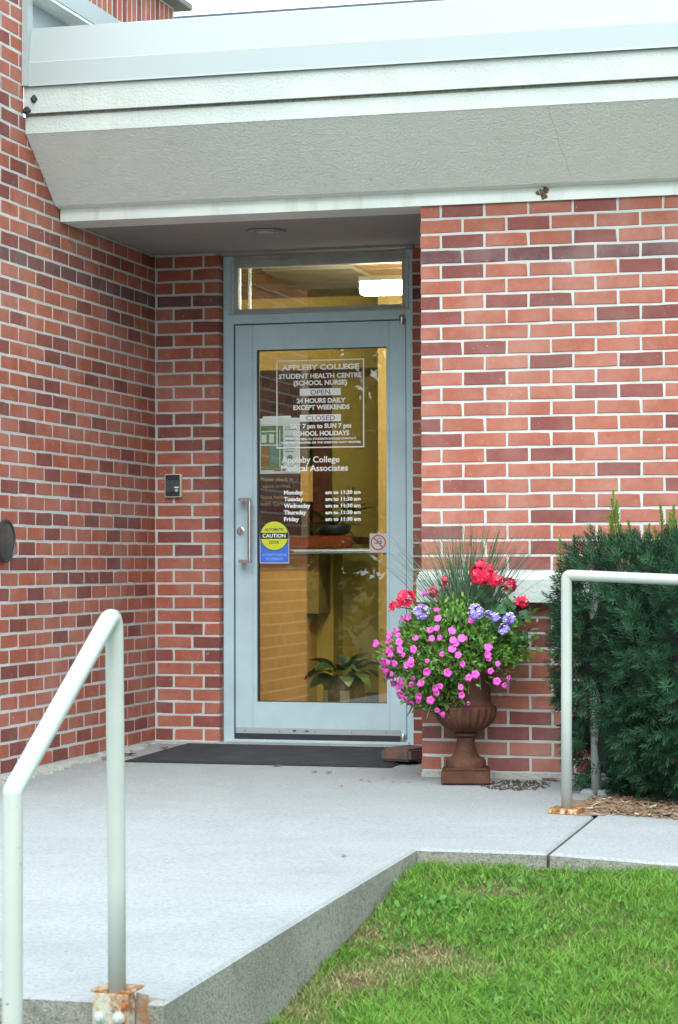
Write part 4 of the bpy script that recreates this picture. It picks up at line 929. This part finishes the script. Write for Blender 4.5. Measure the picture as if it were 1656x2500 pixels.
pos = np.concatenate(pos); dirs = np.concatenate(dirs); shd = np.concatenate(shd)
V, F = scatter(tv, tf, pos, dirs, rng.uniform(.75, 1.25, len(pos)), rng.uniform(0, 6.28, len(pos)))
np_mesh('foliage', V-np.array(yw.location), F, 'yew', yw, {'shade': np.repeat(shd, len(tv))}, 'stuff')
tk = MB()
for i in range(16):
    a = (random.uniform(.9, 2.2), random.uniform(-.6, -.2), -.08); b = (a[0]+random.uniform(-.15, .15), a[1]-random.uniform(0, .25), random.uniform(.5, .85)); tk.tube([a, ((a[0]+b[0])/2+.03, (a[1]+b[1])/2, .35), b], [.012, .009, .004], 6)
tk.build('trunk', 'bark', yw)
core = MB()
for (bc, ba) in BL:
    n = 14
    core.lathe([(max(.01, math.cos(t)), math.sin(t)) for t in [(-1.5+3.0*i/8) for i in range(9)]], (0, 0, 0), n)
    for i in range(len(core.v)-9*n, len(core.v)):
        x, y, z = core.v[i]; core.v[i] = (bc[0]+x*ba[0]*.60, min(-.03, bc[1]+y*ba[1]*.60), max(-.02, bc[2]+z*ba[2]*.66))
core.build('shade_core', 'core_dark', yw)  # dark hulls added to stand for the shade deep inside the bush
# bright new shoots
ss, sf = sprig(60, .125, .024, .0036)
tips = [(.682, -.36, .985), (.736, -.36, .985), (.76, -.35, .94), (.905, -.42, 1.20), (.932, -.42, 1.14), (.90, -.40, 1.08), (.985, -.40, 1.06), (1.04, -.4, 1.06), (1.113, -.42, 1.115), (1.135, -.42, 1.095), (1.172, -.40, 1.11), (1.16, -.44, 1.07), (1.4, -.4, 1.13), (1.6, -.45, 1.1)]
for x, y, z in tips:
    q0 = np.array([(x+random.gauss(0, .006), y, z-.10-i*.085) for i in range(2)]+[(x+random.gauss(0, .02), y+random.gauss(0, .02), z-.14-.03*i) for i in range(3)])
    sdir = np.stack([rng.normal(0, .1, 5), rng.normal(0, .1, 5), np.ones(5)], 1); sdir[2:, :2] += rng.normal(0, .5, (3, 2))
    V, F = scatter(ss, sf, q0, sdir, np.r_[rng.uniform(.85, 1.1, 2), rng.uniform(.35, .55, 3)], rng.uniform(0, 6, 5))
    o = np_mesh('new_shoot', V-np.array(yw.location), F, 'yew_new', yw, {'shade': np.repeat(rng.uniform(0, 1, 5), len(ss))}, 'stuff')
    MB().tube([(x, y, z-.02), (x+random.gauss(0, .01), y, z-.2), (x+random.gauss(0, .02), y, z-.34)], .0022, 5).build('shoot_stem', 'stem', yw)

xs_ = np.linspace(.80, 4.4, 40); ys_ = np.linspace(-1.18, -.02, 16)
v = [(x, y, (PZ(x, y)-.002)+.022*math.sin(math.pi*min(1, max(0, (y+1.18)/.5)))*.8+random.uniform(-.004, .004)-(.03 if y < -1.15 else 0)) for y in ys_ for x in xs_]; nx = len(xs_)
tag(mesh_obj('mulch_bed', v, [(j*nx+i, j*nx+i+1, (j+1)*nx+i+1, (j+1)*nx+i) for j in range(len(ys_)-1) for i in range(nx-1)], 'mulch_chip', None, True), kind='structure')
def chips(name, n, xr, yr, zf, L_, W_, m, label=None, flt=None):
    P = np.stack([rng.uniform(*xr, n), rng.uniform(*yr, n), np.zeros(n)], 1)
    if flt is not None: P = P[flt(P)]
    P[:, 2] = [zf(x, y) for x, y, _ in P]; n = len(P)
    tv = np.array([(-.5, -.5, 0), (.5, -.4, .05), (.42, .5, 0), (-.45, .42, .06), (-.5, -.5, -.2), (.5, -.4, -.2), (.42, .5, -.2), (-.45, .42, -.2)])*np.array([L_, W_, .012])
    tf = np.array([(0, 1, 2, 3), (0, 4, 5, 1), (1, 5, 6, 2), (2, 6, 7, 3), (3, 7, 4, 0)])
    d = np.stack([rng.normal(0, .25, n), rng.normal(0, .25, n), np.ones(n)], 1); V, F = scatter(tv, tf, P, d, rng.uniform(.4, 1.3, n), rng.uniform(0, 6.28, n))
    return np_mesh(name, V, F, m, None, None, 'stuff')
mz = lambda x, y: PZ(x, y)+.016*math.sin(math.pi*min(1, max(0, (y+1.18)/.5)))+random.uniform(0, .012)
tag(chips('mulch', 2600, (.86, 2.6), (-1.17, -.6), mz, .035, .008, 'mulch_chip', flt=lambda P: P[:, 1] > -1.16+np.maximum(0, .95-P[:, 0])*3), 'brown shredded bark mulch in front of the yew', 'mulch')
tag(chips('mulch', 160, (.9, 2.4), (-1.17, -.85), mz, .05, .010, 'pale_chip'), 'pale bark chips scattered on top of the mulch', 'mulch')
tag(chips('spilled_soil', 420, (.33, .62), (-.47, -.06), lambda x, y: GZ(x, y)+.003, .012, .009, 'soil', flt=lambda P: (P[:, 0]-.47)**2/.13**2+(P[:, 1]+.27)**2/.20**2+rng.normal(0, .25, len(P)) < 1), 'dark potting soil spilled beside the urn foot', 'soil')

# lawn grass
def patch(x, y): return .5+.28*np.sin(2.3*x+1.1*y+.5)*np.sin(3.1*y-1.7*x)+.22*np.sin(7*x+2)*np.sin(6.2*y+1)+.15*np.sin(15*x+3*y)*np.sin(13*y-4*x)
n = 190000
gx = rng.uniform(.51, 2.45, n); gy = rng.uniform(-5.2, -2.25, n)
# clumpy: pull part of the blades towards tuft centres
tc = rng.uniform(0, 1, (2600, 2))*np.array([[1.94, 2.95]])+np.array([[.51, -5.2]]); ti = rng.integers(0, 2600, n); pull = rng.uniform(0, 1, n) < .5
gx = np.where(pull, tc[ti, 0]+rng.normal(0, .012, n), gx); gy = np.where(pull, np.minimum(tc[ti, 1]+rng.normal(0, .012, n), -2.245), gy)
pv_ = patch(gx, gy); tuft = rng.uniform(0, 1, 2600)[ti]
bare = lambda cx, cy, r1, r2: np.exp(-((gx-cx)/r1)**2-((gy-cy)/r2)**2)
dead = 1.3*bare(.62, -3.85, .17, .38)+.8*bare(.80, -2.62, .22, .10)+.8*bare(1.55, -3.3, .25, .08)+.7*bare(.56, -2.45, .08, .2)+.6*bare(1.9, -2.9, .3, .1)+.6*bare(1.25, -2.75, .2, .06)
dry = np.clip((.30-pv_)*3+dead*1.1+rng.normal(0, .18, n), 0, 1)
dry = np.clip(dry+(rng.uniform(0, 1, n) < .28)*rng.uniform(.25, 1, n), 0, 1)
keepg = (rng.uniform(0, 1, n) < np.clip(.45+pv_*.8-.35*dead, .2, 1)) & (gx > .508); gx, gy, pv_, dry, tuft, pull = gx[keepg], gy[keepg], pv_[keepg], dry[keepg], tuft[keepg], pull[keepg]; n = len(gx)
zz = -.112+.112*(gy+2.236)-.05*np.maximum(0, gx-1.3); hgt = rng.uniform(.016, .05, n)*(.55+.6*pv_)*np.where(pull, .7+.8*tuft, 1)*(1-.35*dry)*.85; ang = rng.uniform(0, 6.283, n); lean = rng.uniform(.15, 1.15, n)*hgt; wd = rng.uniform(.0012, .0034, n)
la = rng.uniform(0, 6.283, n); ca, sa = np.cos(ang), np.sin(ang); lx, ly = np.cos(la)*lean, np.sin(la)*lean
B = np.stack([gx, gy, zz-.004], 1); w3 = np.stack([ca*wd, sa*wd, 0*wd], 1); mid = B+np.stack([lx*.35, ly*.35, hgt*.62], 1); tip = B+np.stack([lx, ly, hgt], 1)
V = np.stack([B-w3, B+w3, mid+w3*.8, mid-w3*.8, tip+w3*.12, tip-w3*.12], 1).reshape(-1, 3); base = (np.arange(n)*6)[:, None]
F = np.concatenate([base+np.array([[0, 1, 2, 3]]), base+np.array([[3, 2, 4, 5]])]); shg = np.repeat(np.clip(pv_*.5+np.where(pull, tuft*.7-.1, .2)+rng.uniform(-.45, .45, n), 0, 1), 6)
tag(np_mesh('grass', V, F, 'grass', None, {'shade': shg, 'dry': np.repeat(dry, 6)}, 'stuff'), 'short green lawn grass with brown dry patches beside the landing', 'grass')
n = 900; cl = rng.uniform(0, 1, (26, 2))*np.array([[1.7, 2.5]])+np.array([[.62, -4.9]]); ci = rng.integers(0, 26, n)
wx = cl[ci, 0]+rng.normal(0, .06, n); wy = np.minimum(cl[ci, 1]+rng.normal(0, .06, n), -2.3); P = np.stack([wx, wy, -.112+.112*(wy+2.236)-.05*np.maximum(0, wx-1.3)+rng.uniform(.012, .03, n)], 1)
okk = wx > .54; P = P[okk]; n = len(P)
o = leaves('weeds', 'clover', P, np.stack([rng.normal(0, .6, n), rng.normal(0, .6, n), rng.uniform(.3, 1, n)], 1), .024, .013, rng.uniform(.5, 1.2, n), None, .5, 4)
o['kind'] = 'stuff'; tag(o, 'broad leaved weeds growing in clumps in the lawn grass', 'weeds')

# ------------------------------------------------------------------ fallen leaves and petals
def curled_leaf(L_, s):
    rr = random.Random(s); V = []; F = []; n = 6
    for i in range(n+1):
        t = i/n; wd = L_*.42*math.sin(math.pi*(.06+.9*t))*rr.uniform(.7, 1.2); V += [(L_*(t-.5), -wd, .35*wd+rr.uniform(0, .25)*L_*.3), (L_*(t-.5), 0, .0008+abs(t-.5)*L_*.22), (L_*(t-.5), wd, .3*wd+rr.uniform(0, .25)*L_*.3)]
    for i in range(n): a = i*3; F += [(a, a+1, a+4, a+3), (a+1, a+2, a+5, a+4)]
    return V, F
LT = [(-.752, .27, .05, 'fallen curled brown leaf at the front edge of the door mat'), (-.511, .06, .032, 'small dry brown leaf on the landing, left one of the pair'), (-.438, .04, .034, 'small dry brown leaf on the landing, right one of the pair'), (.31, -2.489, .026, 'lone dark leaf scrap on the bare concrete near the lawn corner'), (-1.60, .62, .07, 'reddish dead leaf by the left wall beside the mat'), (-1.64, .42, .06, 'tan dead leaf by the foot of the left wall'), (-1.55, .98, .05, 'brown dead leaf at the back left corner of the mat'), (.60, -.06, .06, 'orange dead leaf under the brick wall by the yew'), (.56, -.04, .05, 'dark dead leaf under the brick wall by the yew')]
for i, (x, y, L_, lb) in enumerate(LT):
    V, F = curled_leaf(L_, i); o = mesh_obj('fallen_leaf', V, F, 'fallen_leaf', None, True); o.location = (x, y, GZ(x, y)+(.016 if (y > .32 and -1.5 < x < -.24) else .003)); o.rotation_euler = (0, 0, random.uniform(0, 6)); tag(o, lb, 'leaf', 'dead leaves lying on the landing')
for i in range(9):
    x, y = (-.068, -.257) if i == 0 else (random.uniform(-.25, .2), random.uniform(-.5, -.12)); V, F = curled_leaf(.018, i+40); o = mesh_obj('fallen_petal', V, F, 'dark_red_petal' if i % 3 else 'red_petal', None, True); o.location = (x, y, GZ(x, y)+.002); o.rotation_euler = (0, 0, random.uniform(0, 6)); tag(o, 'fallen pink flower petal on the concrete left of the urn', 'petal', 'petals dropped beside the urn')

# ------------------------------------------------------------------ trees behind the viewer, mirrored in the door glass
def tree(x, y, h, r, label, seed):
    rs = np.random.default_rng(seed); t = thing('tree', label, 'tree', (x, y, LZ(x, y)))
    z0 = LZ(x, y); mb = MB().tube([(x, y, z0-.1), (x+.05, y, z0+h*.25), (x-.05, y+.1, z0+h*.55), (x, y, z0+h*.9)], [.22, .17, .11, .03], 10)
    for i in range(9):
        a = i*2.3; zb = z0+h*(.28+.06*i); mb.tube([(x, y, zb), (x+math.cos(a)*r*.4, y+math.sin(a)*r*.4, zb+h*.08), (x+math.cos(a)*r*.8, y+math.sin(a)*r*.8, zb+h*.13)], [.07, .045, .015], 6)
    mb.build('trunk', 'bark', t)
    n = 13000; ncl = 70; cd_ = rs.normal(0, 1, (ncl, 3)); cd_ /= np.linalg.norm(cd_, axis=1, keepdims=True); cc = np.array([x, y, z0+h*.47])+cd_*np.array([r, r, h*.47])*rs.uniform(.35, .95, (ncl, 1))
    P = cc[rs.integers(0, ncl, n)]+rs.normal(0, .38, (n, 3)); tv, tf = leaf_blade(.16, .10, .3, 3)
    V, F = scatter(tv, tf, P, rs.normal(0, 1, (n, 3)), rs.uniform(.7, 1.4, n), rs.uniform(0, 6.28, n))
    np_mesh('crown', V-np.array(t.location), F, 'tree_leaf', t, {'shade': np.repeat(rs.uniform(0, 1, n), len(tv)), 'dry': np.zeros(len(V))}, 'stuff')
tree(-6.5, -19, 9, 3.6, 'leafy tree mirrored in the right half of the door glass', 1)
tree(-10.5, -22, 10, 4, 'leafy tree mirrored in the door glass beside the brick wall reflection', 2)
tree(-3.0, -24, 10, 4, 'farther leafy tree mirrored at the right edge of the door glass', 3)
